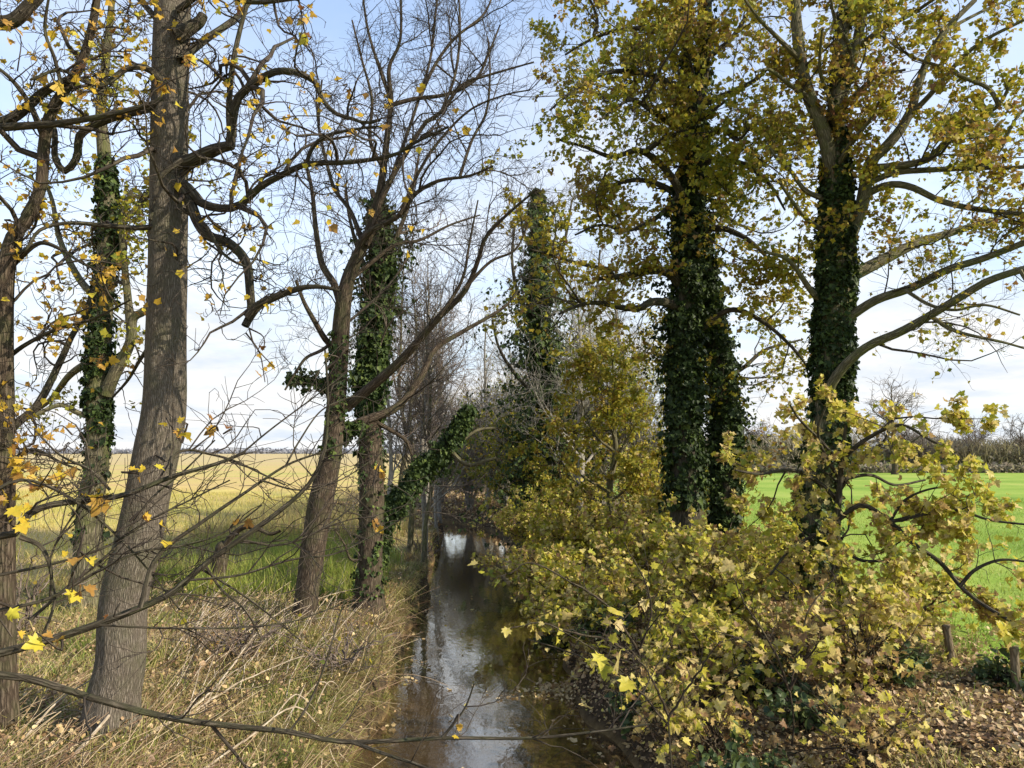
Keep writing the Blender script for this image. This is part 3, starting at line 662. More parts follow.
# ---- H: big sycamore by the fence line
YH = G(806, 602)[1]
th = trunk_px([(806, 606, 40), (808, 590, 34), (812, 540, 33), (820, 480, 34), (829, 420, 34), (833, 380, 34), (834, 342, 33), (836, 284, 31), (836, 240, 30), (836, 200, 27), (837, 160, 22), (836, 117, 18), (840, 60, 14), (846, 0, 12), (850, -60, 9), (852, -140, 5)], YH, YH+.1, 110)
th2 = lb([(834, 185), (828, 150), (824, 132), (815, 111), (803, 76), (797, 29), (794, -10), (790, -70)], YH, YH-.4, 16, 8, seed=110)
th3 = lb([(840, 265), (850, 235), (862, 205), (870, 164), (885, 148), (900, 130), (911, 111)], YH, YH-.5, 16, 9, seed=111)
th4 = lb([(838, 140), (841, 103), (853, 59), (865, 0), (872, -60)], YH, YH+.4, 13, 7, seed=112)
H_l = [lb([(866, 168), (888, 167), (926, 160), (947, 141), (976, 120), (999, 105), (1012, 80)], YH-.3, YH-1.5, 9, 3, seed=113),
       lb([(1000, 106), (988, 88), (965, 78), (941, 67), (911, 56), (880, 35)], YH-1.4, YH-1.2, 5, 2, seed=114),
       lb([(864, 185), (894, 173), (929, 170), (982, 168), (1024, 167), (1060, 160)], YH-.2, YH-1.6, 7, 3.5, seed=115),
       lb([(862, 196), (888, 185), (911, 187), (941, 201), (976, 209), (1024, 214), (1060, 216)], YH-.1, YH-2, 8, 4, seed=116),
       lb([(845, 278), (859, 272), (888, 257), (917, 243), (947, 234), (976, 225), (1010, 215)], YH, YH+.8, 14, 4, seed=117),
       lb([(842, 325), (847, 319), (876, 300), (911, 288), (947, 270), (982, 259), (1024, 243), (1060, 232)], YH, YH-2, 10, 6, seed=118),
       lb([(828, 400), (832, 383), (847, 363), (870, 345), (900, 332), (929, 316), (964, 295), (988, 281), (1024, 269), (1060, 260)], YH-.2, YH-2.6, 10, 7, seed=119),
       lb([(930, 316), (935, 319), (958, 332), (1002, 342), (1030, 350)], YH-1.4, YH-1.6, 4.5, 2, seed=120),
       lb([(905, 290), (930, 305), (955, 310), (985, 305), (1020, 315)], YH-1, YH-1.6, 4, 2, seed=121),
       lb([(822, 300), (812, 292), (794, 266), (783, 257), (765, 252)], YH, YH-.5, 7, 3, seed=122),
       lb([(826, 200), (805, 190), (790, 170), (778, 160), (768, 145)], YH, YH-.4, 6, 2.5, seed=123),
       lb([(826, 232), (810, 222), (795, 205), (778, 180)], YH, YH-1, 6, 2.5, seed=124),
       lb([(911, 112), (920, 80), (932, 50), (950, 25), (975, 0)], YH-.5, YH-.5, 9, 5, seed=125),
       lb([(910, 115), (930, 95), (960, 60), (985, 40), (1024, 20)], YH-.5, YH-1.6, 6, 3, seed=126),
       lb([(856, 50), (880, 30), (910, 15), (940, -5)], YH+.3, YH-1, 6, 3, seed=127),
       lb([(812, 100), (790, 85), (770, 70), (755, 72)], YH-.1, YH-1, 6, 2.5, seed=128),
       lb([(838, 115), (860, 90), (880, 75), (905, 70)], YH, YH-1.5, 6, 2.5, seed=129),
       lb([(800, 60), (780, 40), (760, 20), (745, 0)], YH-.3, YH-1.2, 6, 2.5, seed=130),
       lb([(836, 130), (830, 100), (820, 70), (822, 30)], YH, YH-1.6, 6, 2.5, seed=131),
       lb([(848, 80), (850, 50), (835, 20), (830, -10)], YH, YH-1, 6, 2.5, seed=132),
       lb([(836, 170), (850, 145), (870, 120), (880, 100)], YH, YH-1.6, 6, 2.5, seed=133),
       lb([(950, 28), (985, 10), (1020, -5)], YH-.5, YH-.2, 4, 2, seed=134),
       lb([(980, 166), (1000, 150), (1015, 120), (1035, 100)], YH-1.4, YH-1.6, 4, 2, seed=135),
       lb([(1020, 270), (1035, 300), (1030, 330)], YH-2.6, YH-2.6, 4, 2, seed=136)]
qh, rh = sub(*th, .30, .66)
def tint_h(p, r): return .50+.28*fnoise(p, 1.0, 12, 8)+r.normal(0, .17, len(p))
CROWNH = [dict(CROWN[0], dens=3.2, L=1.15), dict(CROWN[1], dens=6, L=.5, also0=1.6), CROWN[2]]
make_tree('sycamore_tree', 'broad spreading tree with ivy dark trunk, by the fence line at the pasture edge', 'tree', th[0][0], th, H_l, 'bark_moss', 'twig', CROWNH,
          ivy=[(*sub(*th, .03, .62), 7500, [.02, .08, .10, .05, .09, .10, .09, .05, .02], .10), (*sub(*th, .60, .8), 500, [.02, .03, .02], .09)],
          leafmat='leaf_crown', leafn=17500, leafsize=.074, wf=lambda p: .10+.90*sstep(6.2, 8.6, p[:, 2]), seed=12, trunks=[th2, th3, th4], leafclump=.75, tintf=tint_h, flare=.3)

# ---- I: ivy column tree further along the right bank, J: small olive tree, grey trees
def simple_tree(name, label, cat, X, Y, hgt, r0, bark, twig, style, nl=9, spread_=.55, lean=(0, 0), first=.3, seed=1, curve=.1, limbL=None, **k):
    r_ = R_(seed); z0 = float(height(np.array([X]), np.array([Y]))[0])
    b = np.array([X, Y, z0-.1])
    pts = [b]; 
    for j in range(1, 7):
        u = j/6; pts.append(b+np.array([lean[0]*u+r_.normal(0, curve)*.5, lean[1]*u+r_.normal(0, curve)*.5, hgt*u]))
    q = resample(np.array(pts), 50); r = r0*(1-np.linspace(0, 1, 50))**.8+.008
    L = []
    for j in range(nl):
        u = first+(.95-first)*(j+r_.uniform(0, .8))/nl; i = int(u*49)
        az = r_.uniform(0, 2*PI); l = (limbL or hgt*.32)*(1.15-u*.75)*r_.uniform(.7, 1.2)
        d = np.array([math.cos(az), math.sin(az), 0])*spread_*1.3
        s = q[i]; e1 = s+d*l*.5+np.array([0, 0, l*.32]); e2 = s+d*l*.85+np.array([0, 0, l*.78])+r_.normal(0, .1*l, 3)
        L.append((resample(np.array([s, e1, e2]), 16), np.linspace(min(r[i]*.6, r0*.4), .006, 16)))
    return make_tree(name, label, cat, b, (q, r), L, bark, twig, style, seed=seed, ks=14, **k), q, r

st_far = [dict(dens=3.6, L=1.1, N=7, wig=.2, up=.08, ang=(.7, .25), rfac=.008, rmin=.006, lenref=2.5),
          dict(dens=7, L=.55, N=5, wig=.25, up=.06, rmin=.0045, also0=2.0)]
XI, YI = P(541, 430, 25)[0], 25.
b0 = np.array([XI, YI, hz((XI, YI))-.1])
qI = resample(np.array([b0, P(548, 440, YI), P(543, 380, YI), P(541, 320, YI), P(538, 260, YI), P(537, 215, YI), P(536, 190, YI)]), 60); rI = np.linspace(.28, .05, 60)
I_l = [lb([(541, 300), (556, 270), (566, 235), (572, 200)], YI, YI+.5, 5, 2, seed=141), lb([(541, 330), (520, 300), (512, 260), (515, 225)], YI, YI-.6, 5, 2, seed=142),
       lb([(543, 370), (575, 340), (595, 300), (600, 250)], YI, YI+.8, 5, 2, seed=143), lb([(545, 400), (520, 380), (500, 350), (492, 320)], YI, YI-1, 5, 2, seed=144), lb([(538, 250), (550, 225), (560, 200)], YI, YI, 4, 2, seed=145), lb([(538, 260), (524, 235), (520, 205)], YI, YI, 4, 2, seed=146)]
make_tree('ivy_clad_tree', 'dark ivy column with wispy grey twigs, standing far along the right bank', 'tree', b0, (qI, rI), I_l, 'bark_dark', 'twig_grey', [dict(st_far[0], L=1.3, dens=5), dict(st_far[1], L=.6, dens=7)],
          ivy=[(*sub(qI, rI, .0, 1.), 16000, [1.3, 2.1, 2.4, 2.0, 1.5, .9, .45, .08], .15)], ivymat='ivy_mid', seed=14)
# pale trunk behind the shrubs, grey limb trees
for j, (px, Y, hg, lab) in enumerate([(580, 23, 8.5, 'grey leafless tree with pale bark between the ivy column and the twin stemmed tree'),
                                 (508, 33, 8.0, 'hazy grey leafless tree beyond the ivy column, over the far stream'),
                                 (622, 27, 10.5, 'tall grey leafless tree behind the yellow leaved twin stemmed tree'),
                                 (552, 29, 9.8, 'wispy grey leafless tree close behind the ivy column'),
                                 (484, 36, 9.6, 'low grey leafless tree over the end of the stream'),
                                 (530, 39, 9.2, 'far grey leafless tree left behind the ivy column'),
                                 (592, 33, 10.2, 'far grey leafless tree right of the ivy column')]):
    X = P(px, 430, Y)[0]
    simple_tree('bare_tree', lab, 'tree', X, Y, hg, .13, 'twig_grey', 'twig_grey', [dict(st_far[0], dens=4.5), dict(st_far[1], dens=8, L=.6)], nl=15, first=.2, seed=150+j, curve=.25)
def tint_j(p, r): return .60+.2*fnoise(p, .8, 10, 2)+r.normal(0, .15, len(p))
X = P(612, 430, 19)[0]
simple_tree('hazel_tree', 'small bushy olive and yellow tree left of the twin ivy stems', 'tree', X, 19., 5.6, .10, 'bark_moss', 'twig', [dict(CROWN[0], dens=3), dict(CROWN[1], dens=5)], nl=18, first=.12, spread_=.75, seed=160, limbL=2.0,
            leafmat='leaf_crown', leafn=10500, leafsize=.085, tmpl='M6', leafclump=.8, tintf=tint_j)
X = P(528, 430, 27)[0]
simple_tree('hazel_tree', 'olive leafed bushy tree leaning over the far bend of the stream', 'tree', X, 27., 4.0, .10, 'bark_moss', 'twig', [dict(CROWN[0], dens=2.5), dict(CROWN[1], dens=4)], nl=13, first=.12, spread_=.8, seed=161, limbL=2.3, lean=(-.6, -.3),
            leafmat='leaf_crown', leafn=4200, leafsize=.09, tmpl='M6', leafclump=.8, tintf=lambda p, r: .72+.2*fnoise(p, .8, 10, 2)+r.normal(0, .15, len(p)))

# ---- slender trees along the left bank
SL = [(389, 17.5, 7.0, 'slender grey trunk right beside the ivy smothered trunk, nearest of the thin trees'),
      (411, 20, 7.5, 'slender pale trunk rising behind the leaning ivy trunk'),
      (425, 23, 9.0, 'slender straight grey tree with reddish twigs behind the leaning ivy'),
      (433, 18.5, 6.5, 'thin mossy stem at the water edge, left one of a close pair'),
      (439, 18.9, 7.5, 'thin mossy stem at the water edge, right one of a close pair'),
      (402, 25, 9.5, 'thin twiggy tree at the meadow side of the far left bank'),
      (452, 27, 9.0, 'thin dark stem at the far left water edge with a reddish twig haze'),
      (463, 34, 9.5, 'far thin bare tree where the stream disappears'),
      (440, 31, 10., 'far bare tree with pinkish twigs behind the pair of mossy stems')]
for j, (px, Y, hg, lab) in enumerate(SL):
    X = P(px, 430, Y)[0]; X = min(X, float(cx(Y)-hw(Y))-.15)
    simple_tree('young_tree', lab, 'tree', X, Y, hg, .055+.015*(j % 3), 'twig_grey' if j % 2 == 0 else 'bark_moss', 'twig_pink', [dict(st_far[0], up=.08, ang=(.65, .25), L=1.1, dens=4.6), dict(st_far[1], L=.55, dens=9)], nl=14, first=.2, spread_=.5, seed=170+j, curve=.12)

# ------------------------------------------------------------------ shrubs
def shrub(name, label, cat, X, Y, hgt, rad, nst, leafn, leafmat='leaf_syc', leafsize=.13, tmpl='M10', seed=1, lean=(0, 0), twig='twig', bark='bark_brown', tintf=None, style=None, leafclump=.4, group=None, spread=.7):
    r_ = R_(seed); z0 = float(height(np.array([X]), np.array([Y]))[0]); b = np.array([X, Y, z0-.05])
    t = thing(name, label, cat, b, group); Ps, Rs = [], []
    g = Geo()
    for j in range(nst):
        az = 2*PI*(j+r_.uniform(-.4, .4))/nst; rr = rad*r_.uniform(.35, 1.05); h = hgt*r_.uniform(.65, 1.05)*(1.1-.35*rr/rad)
        e = b+np.array([math.cos(az)*rr+lean[0], math.sin(az)*rr+lean[1], h])
        m = b+np.array([math.cos(az)*rr*.35+lean[0]*.3, math.sin(az)*rr*.35+lean[1]*.3, h*.62])
        q = resample(np.array([b+r_.normal(0, .06, 3)*[1, 1, 0], m, e]), 16); q[1:] += r_.normal(0, .02, (15, 3))
        Ps.append(q); Rs.append(np.linspace(.020, .005, 16))
    tubes(g, np.array(Ps), np.array(Rs), 6); g.build('stems', M[bark], t)
    style = style or [dict(dens=5.5, L=.6, N=6, wig=.28, up=.02, ang=(.9, .3)), dict(dens=5, L=.25, N=5, wig=.3, up=.0, ang=(.8, .3), rmin=.002)]
    g = Geo(); lev = [(np.array(Ps), np.array(Rs))]
    for li, s in enumerate(style):
        c = grow(*lev[-1], s['dens'], s['L'], s.get('ang', (.8, .3)), s['N'], s['wig'], s['up'], s.get('tmin', .15), s.get('rmin', .0028), .009, seed*7+li)
        tubes(g, c[0], c[1], 4 if li == 0 else 3); lev.append(c)
    tag(g.build('twigs', M[twig], t), kind='stuff')
    if leafn:
        gl = Geo(); pos, dr = on_twigs(lev[-1][0], leafn, .2, seed+3, leafclump, .05)
        pos[:, 2] = np.maximum(pos[:, 2], height(pos[:, 0], pos[:, 1])+.03); pos[:, 2] = np.maximum(pos[:, 2], .05)
        rr = R_(seed+50)
        tint = (.53+.18*fnoise(pos, .6, 10, seed % 9)+rr.normal(0, .24, leafn)) if tintf is None else tintf(pos, rr)
        leaves(gl, pos, dr, leafsize, tint, tmpl, seed+9, .45, (0, -.15, 1), spread)
        tag(gl.build('foliage', M[leafmat], t), kind='stuff')
    return t

SH = [  # X offset from the right water edge, Y, height, radius, stems, leaves, label
    (2.5, 8.3, 1.05, .8, 8, 420, 'nearest low sycamore shrub with pale yellow leaves at the leaf litter edge'),
    (1.25, 9.7, 1.05, .75, 8, 480, 'low yellow shrub at the water edge above the leaf covered mud bar'),
    (3.2, 9.5, 1.25, .85, 8, 620, 'yellow shrub between the litter slope and the fence posts'),
    (1.9, 10.8, 1.55, 1.0, 9, 1100, 'dense yellow shrub midway up the bank, behind the nearest low shrub'),
    (.55, 12.6, 1.3, .9, 9, 1150, 'yellow shrub drooping over the water beyond the mud bar'),
    (2.7, 12.4, 1.7, 1.15, 9, 1400, 'large yellow shrub left of the broad spreading tree'),
    (1.3, 14.2, 1.7, 1.15, 9, 1500, 'tall yellow shrub in front of the twin ivy stems'),
    (.2, 16.0, 1.5, 1.1, 9, 1300, 'olive yellow shrub overhanging the narrowing water'),
    (2.6, 17.3, 1.8, 1.3, 9, 1300, 'yellow shrub behind the base of the twin ivy stems'),
    (1.2, 18.8, 2.1, 1.4, 10, 1700, 'high yellow green shrub at the foot of the small olive tree'),
    (.7, 21.5, 2.0, 1.3, 10, 1500, 'yellow green shrub leaning over the far water'),
    (2.0, 24.0, 2.4, 1.6, 10, 1700, 'tall greenish shrub in front of the ivy column'),
    (1.4, 28.0, 2.4, 1.7, 10, 1500, 'farthest green yellow shrub on the right bank at the bend'),
    (3.8, 22.5, 2.9, 1.6, 10, 1500, 'tall pale yellow shrub seen between the ivy column and the twin stems'),
    (4.6, 15.0, 1.5, 1.1, 9, 900, 'yellow shrub between the twin ivy stems and the broad spreading tree'),
    (6.8, 25.5, 2.6, 1.7, 10, 1400, 'broad yellow shrub behind the twin stems at the pasture edge'),
    (4.9, 11.0, .95, .8, 8, 500, 'low yellow shrub at the pasture edge beside the half hidden post'),
    (.75, 7.7, .55, .5, 7, 150, 'lowest small leaved shrub at the near water edge'),
    (1.7, 6.9, .5, .55, 7, 130, 'small leaved low shrub at the bottom of the litter slope'),
    (.85, 8.7, .6, .5, 7, 170, 'small leaved shrub spilling to the water just before the mud bar'),
    (.6, 11.7, .9, .7, 8, 420, 'small leaved shrub hanging over the water just past the mud bar'),
    (1.7, 9.2, .75, .65, 8, 260, 'small leaved low shrub between the near water edge and the litter slope'),
    (.3, 14.2, 1.0, .8, 8, 600, 'low shrub trailing in the water below the twin ivy stems')]
for j, (dx, Y, h_, rad, ns, nl, lab) in enumerate(SH):
    X = float(cx(Y)+hw(Y))+dx
    shrub('sycamore_shrub', lab, 'shrub', X, Y, h_, rad, ns+4, int(nl*(2.6 if Y < 11.5 else 3.6)), seed=200+j, leafsize=.076 if Y < 16 else .076, lean=(-.35 if dx < .9 else 0, -.1), tmpl='M18' if Y < 11.5 else ('M10' if Y < 20 else 'M6'),
          tintf=(lambda p, r: .36+.2*fnoise(p, .5, 10, 3)+r.normal(0, .24, len(p))) if Y < 9.2 else None)

# sapling in front of the big right tree with long low boughs
YP = 10.6
tp = trunk_px([(830, 655, 9), (832, 600, 8), (836, 560, 7), (838, 510, 6), (842, 460, 5), (846, 425, 3)], YP, YP-.2, 40)
P_l = [lb([(838, 520), (862, 505), (890, 522), (915, 545), (940, 562), (962, 588), (985, 606), (1024, 628), (1050, 640)], YP-.1, YP-2.2, 5, 3.5, seed=301),
       lb([(838, 500), (815, 480), (790, 470), (760, 474), (735, 470)], YP, YP-.6, 5, 2, seed=302),
       lb([(842, 460), (865, 440), (900, 425), (930, 440), (955, 452)], YP-.1, YP-.8, 5, 2, seed=303),
       lb([(836, 545), (860, 560), (885, 562), (905, 575)], YP-.1, YP-1, 4, 2, seed=304),
       lb([(890, 522), (920, 515), (955, 510), (990, 520), (1030, 525)], YP-.6, YP-1.6, 4, 2, seed=305),
       lb([(842, 465), (820, 440), (800, 420), (790, 405)], YP-.1, YP-.3, 4, 2, seed=306),
       lb([(840, 480), (870, 475), (895, 485), (925, 480)], YP-.1, YP+.5, 4, 2, seed=307),
       lb([(840, 480), (825, 455), (818, 430), (826, 405)], YP, YP-.5, 4, 2, seed=309),
       lb([(838, 530), (815, 535), (790, 550), (770, 575)], YP, YP-.5, 4, 2, seed=310),
       lb([(840, 490), (860, 460), (885, 440), (890, 415)], YP, YP-.2, 4, 2, seed=315),
       lb([(890, 522), (905, 500), (935, 488), (965, 490)], YP-.5, YP-.9, 3, 1.5, seed=316),
       lb([(960, 586), (975, 570), (1000, 560), (1030, 562)], YP-1.5, YP-1.8, 4, 2, seed=308)]
make_tree('sycamore_sapling', 'young yellow leaved sapling with long drooping bough, in front of the ivy dark trunk', 'sapling', tp[0][0], tp, P_l, 'bark_dark', 'twig',
          [dict(dens=4.5, L=.75, N=7, wig=.28, up=.04, ang=(.9, .3), tmin=.1), dict(dens=6, L=.3, N=5, wig=.3, up=.02, rmin=.002)], leafmat='leaf_syc', tmpl='M18', leafn=4800, leafsize=.080, seed=31, leafclump=.4, flare=0,
          tintf=lambda p, r: .5+.16*fnoise(p, .5, 10, 3)+r.normal(0, .22, len(p)))
# nearest overhanging sapling right of the water with big leaves, and one at the right edge
def near_shrub(label, base_px, Y, limbs, n, size, seed, name='sycamore_sapling'):
    rj = R_(seed); limbs = [(q+np.concatenate([np.zeros((1, 3)), np.cumsum(rj.normal(0, .006, (len(q)-1, 3)), 0)]), r*.55) for q, r in limbs]
    b = P(*base_px, Y); b[2] = hz(b)-.05
    tip = P(base_px[0], base_px[1]-50, Y); 
    tr = (resample(np.array([b, (b+limbs[0][0][0])/2+[.03, 0, 0], limbs[0][0][0]]), 16), np.linspace(.012, .007, 16))
    return make_tree(name, label, 'sapling', b, tr, limbs, 'bark_brown', 'twig', [dict(dens=7, L=.38, N=6, wig=.3, up=.03, ang=(.9, .3)), dict(dens=6, L=.16, N=4, wig=.3, up=.0, rmin=.0018)],
                     leafmat='leaf_syc', leafn=n, leafsize=size, tmpl='M18', seed=seed, flare=0, ks=8, leafclump=.3, tintf=lambda p, r: .46+r.normal(0, .20, len(p)), twig_from_trunk=False, spread=.5)
YQ = 6.8
near_shrub('near sapling with large pale yellow leaves hanging beside the water', (668, 748), YQ, [lb([(668, 715), (660, 690), (648, 665), (630, 640)], YQ, YQ-.5, 5, 2, seed=311), lb([(668, 720), (690, 690), (705, 660), (720, 640)], YQ, YQ-.3, 5, 2, seed=312), lb([(668, 725), (640, 690), (610, 660), (580, 640), (560, 632)], YQ, YQ-.2, 4, 2, seed=313)], 30, .115, 33)
near_shrub('sapling with thin leaf sprays reaching left across the stream', (640, 690), 9.0, [lb([(640, 660), (610, 640), (575, 632), (540, 622), (505, 630)], 9., 8.6, 5, 2, seed=321), lb([(640, 655), (610, 610), (570, 580), (530, 560), (508, 572)], 9., 8.8, 5, 2, seed=322), lb([(640, 650), (600, 660), (560, 650), (530, 640)], 9., 9.4, 4, 2, seed=323), lb([(640, 650), (650, 610), (640, 575), (620, 540)], 9., 8.7, 4, 2, seed=324)], 80, .095, 34)
near_shrub('young sapling of pale leaves by the dark hollow in the litter slope', (790, 715), 7.6, [lb([(790, 690), (775, 650), (750, 610), (735, 580)], 7.6, 7.3, 5, 2, seed=331), lb([(790, 690), (810, 660), (830, 640), (850, 632)], 7.6, 7.2, 5, 2, seed=332), lb([(790, 692), (770, 660), (745, 640), (720, 632)], 7.6, 7.4, 4, 2, seed=333), lb([(790, 690), (800, 640), (815, 600), (835, 575)], 7.6, 7.8, 4, 2, seed=334)], 90, .095, 35)

# near twiggy shrub, lower left, with the long branch across the foreground
YK = 4.3
bk = np.array([-4.2, YK, 0]); bk[2] = hz(bk)-.05
s0 = P(-60, 665, YK)
tk = (resample(np.array([bk, (bk+s0)/2+[-.1, 0, .1], s0]), 24), np.linspace(.06, .035, 24))
K_l = [lb([(-60, 665), (0, 653), (34, 644), (75, 632), (130, 612), (171, 593), (205, 564), (239, 540), (273, 516), (308, 485), (324, 451), (328, 400), (325, 350)], YK, YK+.5, 9, 2, seed=401, N=40),
       lb([(0, 610), (50, 598), (100, 570), (140, 552), (185, 545), (225, 532), (262, 505)], YK, YK+.5, 3.5, 1.4, seed=420),
       lb([(-20, 500), (20, 480), (60, 492), (100, 520), (140, 560), (180, 610)], YK+.1, YK+.4, 3.5, 1.4, seed=421),
       lb([(30, 620), (70, 585), (115, 548), (150, 500), (185, 470), (215, 440)], YK+.2, YK+.7, 3.5, 1.4, seed=422),
       lb([(200, 568), (250, 600), (300, 640)], YK+.3, YK+.5, 2.5, 1.3, seed=423),
       lb([(240, 540), (280, 545), (320, 530), (360, 500), (385, 470)], YK+.4, YK+.8, 2.5, 1.2, seed=424),
       lb([(285, 467), (300, 440), (322, 410), (355, 395)], YK+.6, YK+.9, 2.2, 1.2, seed=425),
       lb([(140, 608), (157, 557), (205, 520), (246, 492), (287, 465), (325, 451), (352, 440)], YK+.1, YK+.6, 5, 1.5, seed=402),
       lb([(-40, 545), (0, 536), (18, 532), (26, 516), (55, 504), (120, 496), (171, 477), (219, 463), (245, 452)], YK, YK+.6, 8, 3, seed=403),
       lb([(170, 478), (174, 455), (190, 450), (205, 453), (232, 460), (258, 472), (285, 485)], YK+.4, YK+.8, 3, 1.5, seed=404),
       lb([(-60, 670), (0, 675), (34, 680), (103, 701), (171, 718), (232, 726), (290, 732), (348, 742), (447, 738), (532, 738), (608, 730), (650, 724)], YK-.1, YK+.6, 8, 1.8, seed=405, N=40),
       lb([(442, 738), (455, 722), (466, 706), (474, 684)], YK+.2, YK+.2, 3, 1.2, seed=406),
       lb([(352, 742), (385, 754), (426, 768), (460, 785)], YK+.1, YK-.1, 4, 2, seed=407),
       lb([(290, 731), (308, 705), (325, 665), (338, 620), (345, 600)], YK+.1, YK+.3, 2.5, 1.2, seed=408),
       lb([(20, 537), (41, 547), (51, 571), (50, 600)], YK+.05, YK+.1, 5, 2.5, seed=409),
       lb([(0, 575), (60, 562), (110, 545), (150, 520), (190, 500), (230, 480)], YK+.1, YK+.5, 3, 1.4, seed=410),
       lb([(40, 643), (55, 600), (50, 560), (70, 520), (95, 490)], YK+.1, YK+.3, 3, 1.4, seed=411),
       lb([(205, 565), (222, 590), (245, 610), (262, 640)], YK+.3, YK+.4, 3, 1.4, seed=412),
       lb([(190, 580), (240, 575), (290, 560), (340, 552), (400, 520)], YK+.2, YK+.6, 2.5, 1.2, seed=413),
       lb([(100, 625), (160, 628), (230, 628), (290, 622), (340, 605)], YK+.1, YK+.5, 2.2, 1.2, seed=414),
       lb([(110, 490), (90, 470), (60, 455), (35, 430)], YK+.3, YK+.2, 3, 1.4, seed=415),
       lb([(240, 455), (270, 430), (310, 400), (350, 370)], YK+.6, YK+.9, 2, 1, seed=416),
       lb([(260, 480), (300, 490), (340, 480), (372, 460)], YK+.4, YK+.8, 2, 1, seed=417)]
sprK = [(72, 592, YK, 3, .085), (12, 637, YK-.1, 2, .07), (36, 632, YK-.1, 4, .085), (205, 434, YK+.3, 3, .08), (176, 440, YK+.2, 3, .08), (152, 458, YK+.2, 2, .08), (137, 472, YK+.2, 2, .08), (102, 505, YK+.2, 2, .12), (170, 425, YK+.2, 2, .07), (135, 521, YK+.2, 2, .07), (240, 515, YK+.3, 2, .08), (14, 520, YK-.1, 3, .1), (73, 550, YK, 2, .07), (120, 603, YK-.1, 1, .05), (226, 432, YK+.5, 1, .07), (330, 355, YK+.4, 1, .06), (456, 733, YK+.1, 3, .05), (378, 482, YK+.7, 2, .09), (378, 528, YK+.7, 3, .07), (90, 560, YK, 2, .07), (170, 535, YK+.2, 2, .07)]
make_tree('twiggy_shrub', 'nearest twiggy shrub with few golden leaves and one long branch crossing the foreground', 'shrub', bk, tk, K_l, 'bark_dark', 'twig',
          [dict(dens=6.0, L=.62, N=8, wig=.24, up=.06, ang=(.8, .3), rmin=.0028, rfac=.008), dict(dens=8, L=.26, N=5, wig=.3, up=.04, rmin=.0021, rfac=.008)], leafmat='leaf_gold', sprigs=sprK, seed=41, flare=0, twig_from_trunk=False, rough=.08)

# bare bushes on the left bank and at the bend
for j, (px, Y, h_, rad, lab) in enumerate([(30, 10.5, 1.5, 1.0, 'brown bare bush at the foot of the slim ivy tree, left edge'), (150, 14., 1.3, .9, 'low brown bare bush behind the thick grey trunk'), (345, 9.5, .8, .7, 'small tangle of bare stems on the grassy bank above the water'),
                                 (250, 9.5, .9, .8, 'small tangle of bare stems in the grass between the thick trunk and forked tree'), (425, 21, 1.4, .8, 'brown bare bush among the slender left bank trees')]):
    X = P(px, 430, Y)[0]
    shrub('bare_bush', lab, 'bush', X, Y, h_, rad, 12, 40, 'leaf_crown', .05, 'M6', 250+j, twig='twig_pink', bark='twig_pink')
for j, (px, Y, h_, rad, lab) in enumerate([(470, 37, 6.0, 2.4, 'brown leafless thicket closing off the end of the stream'), (497, 38, 6.6, 2.6, 'grey brown thicket right behind the end of the stream'), (443, 40, 5.4, 2.4, 'brown thicket left behind the end of the stream'), (520, 35, 6.6, 2.5, 'tall brown thicket on the right bank at the bend'), (483, 52, 6, 3, 'tallest pale thicket far behind the bend'), (560, 34, 5.5, 2.4, 'brown thicket far behind the ivy column')]):
    X = P(px, 430, Y)[0]
    shrub('bare_thicket', lab, 'thicket', X, Y, h_, rad, 28, 1800, 'leaf_crown', .09, 'M6', 270+j, twig='twig_grey', bark='twig_grey', style=[dict(dens=5, L=1.3, N=6, wig=.25, up=.05, rmin=.009), dict(dens=6, L=.6, N=5, wig=.3, up=.04, rmin=.007)], leafclump=0)

for j, (px, Y, h_, rad, lab, tn) in enumerate([(520, 30, 6.6, 2.0, 'tall olive brown scrub left of the ivy column, closing in the stream', .62), (565, 28.5, 6.8, 2.0, 'tall olive scrub right behind the ivy column', .78), (600, 29, 8.0, 2.2, 'olive scrub far behind the small bushy olive tree', .7), (640, 25, 7.2, 1.7, 'tall olive scrub just left behind the twin ivy stems', .66)]):
    X = max(P(px, 430, Y)[0], float(cx(Y)+hw(Y))+.6)
    shrub('scrub', lab, 'scrub', X, Y, h_, rad, 26, 5200, 'leaf_crown', .085, 'M6', 340+j, twig='twig_grey', bark='twig_grey', style=[dict(dens=4, L=1.2, N=6, wig=.25, up=.05, rmin=.008), dict(dens=6, L=.55, N=5, wig=.3, up=.03, rmin=.006)], leafclump=.9,
          tintf=lambda p, r, tn=tn: tn+.25*fnoise(p, 1.0, 10, 5)+r.normal(0, .18, len(p)))

# nettles / brambles: low green plants
NE = [(640, 735, 'blue green nettle clump at the near water edge'), (600, 640, 'dark green bramble clump beside the water behind the mud bar'), (805, 720, 'dark green bramble in the hollow of the litter slope'), (640, 680, 'green bramble clump between water and litter slope'),
      (1008, 705, 'green weeds at the foot of the right hand fence post'), (880, 700, 'small green weeds on the litter slope'), (740, 765, 'green weeds at the bottom of the litter slope'), (560, 600, 'dark green plants hanging at the far right water edge'), (760, 690, 'dark bramble left of the hollow')]
for j, (px, py, lab) in enumerate(NE):
    q = G(px, py, .75); s = .42 if j != 4 else .25
    shrub('bramble', lab, 'plant', q[0], q[1], s, s*1.05, 12, 420, 'nettle', .075, 'M6', 300+j, bark='twig', style=[dict(dens=6, L=.22, N=5, wig=.3, up=.03, rmin=.002)], leafclump=.3,
          tintf=lambda p, r: r.normal(.45, .25, len(p)))

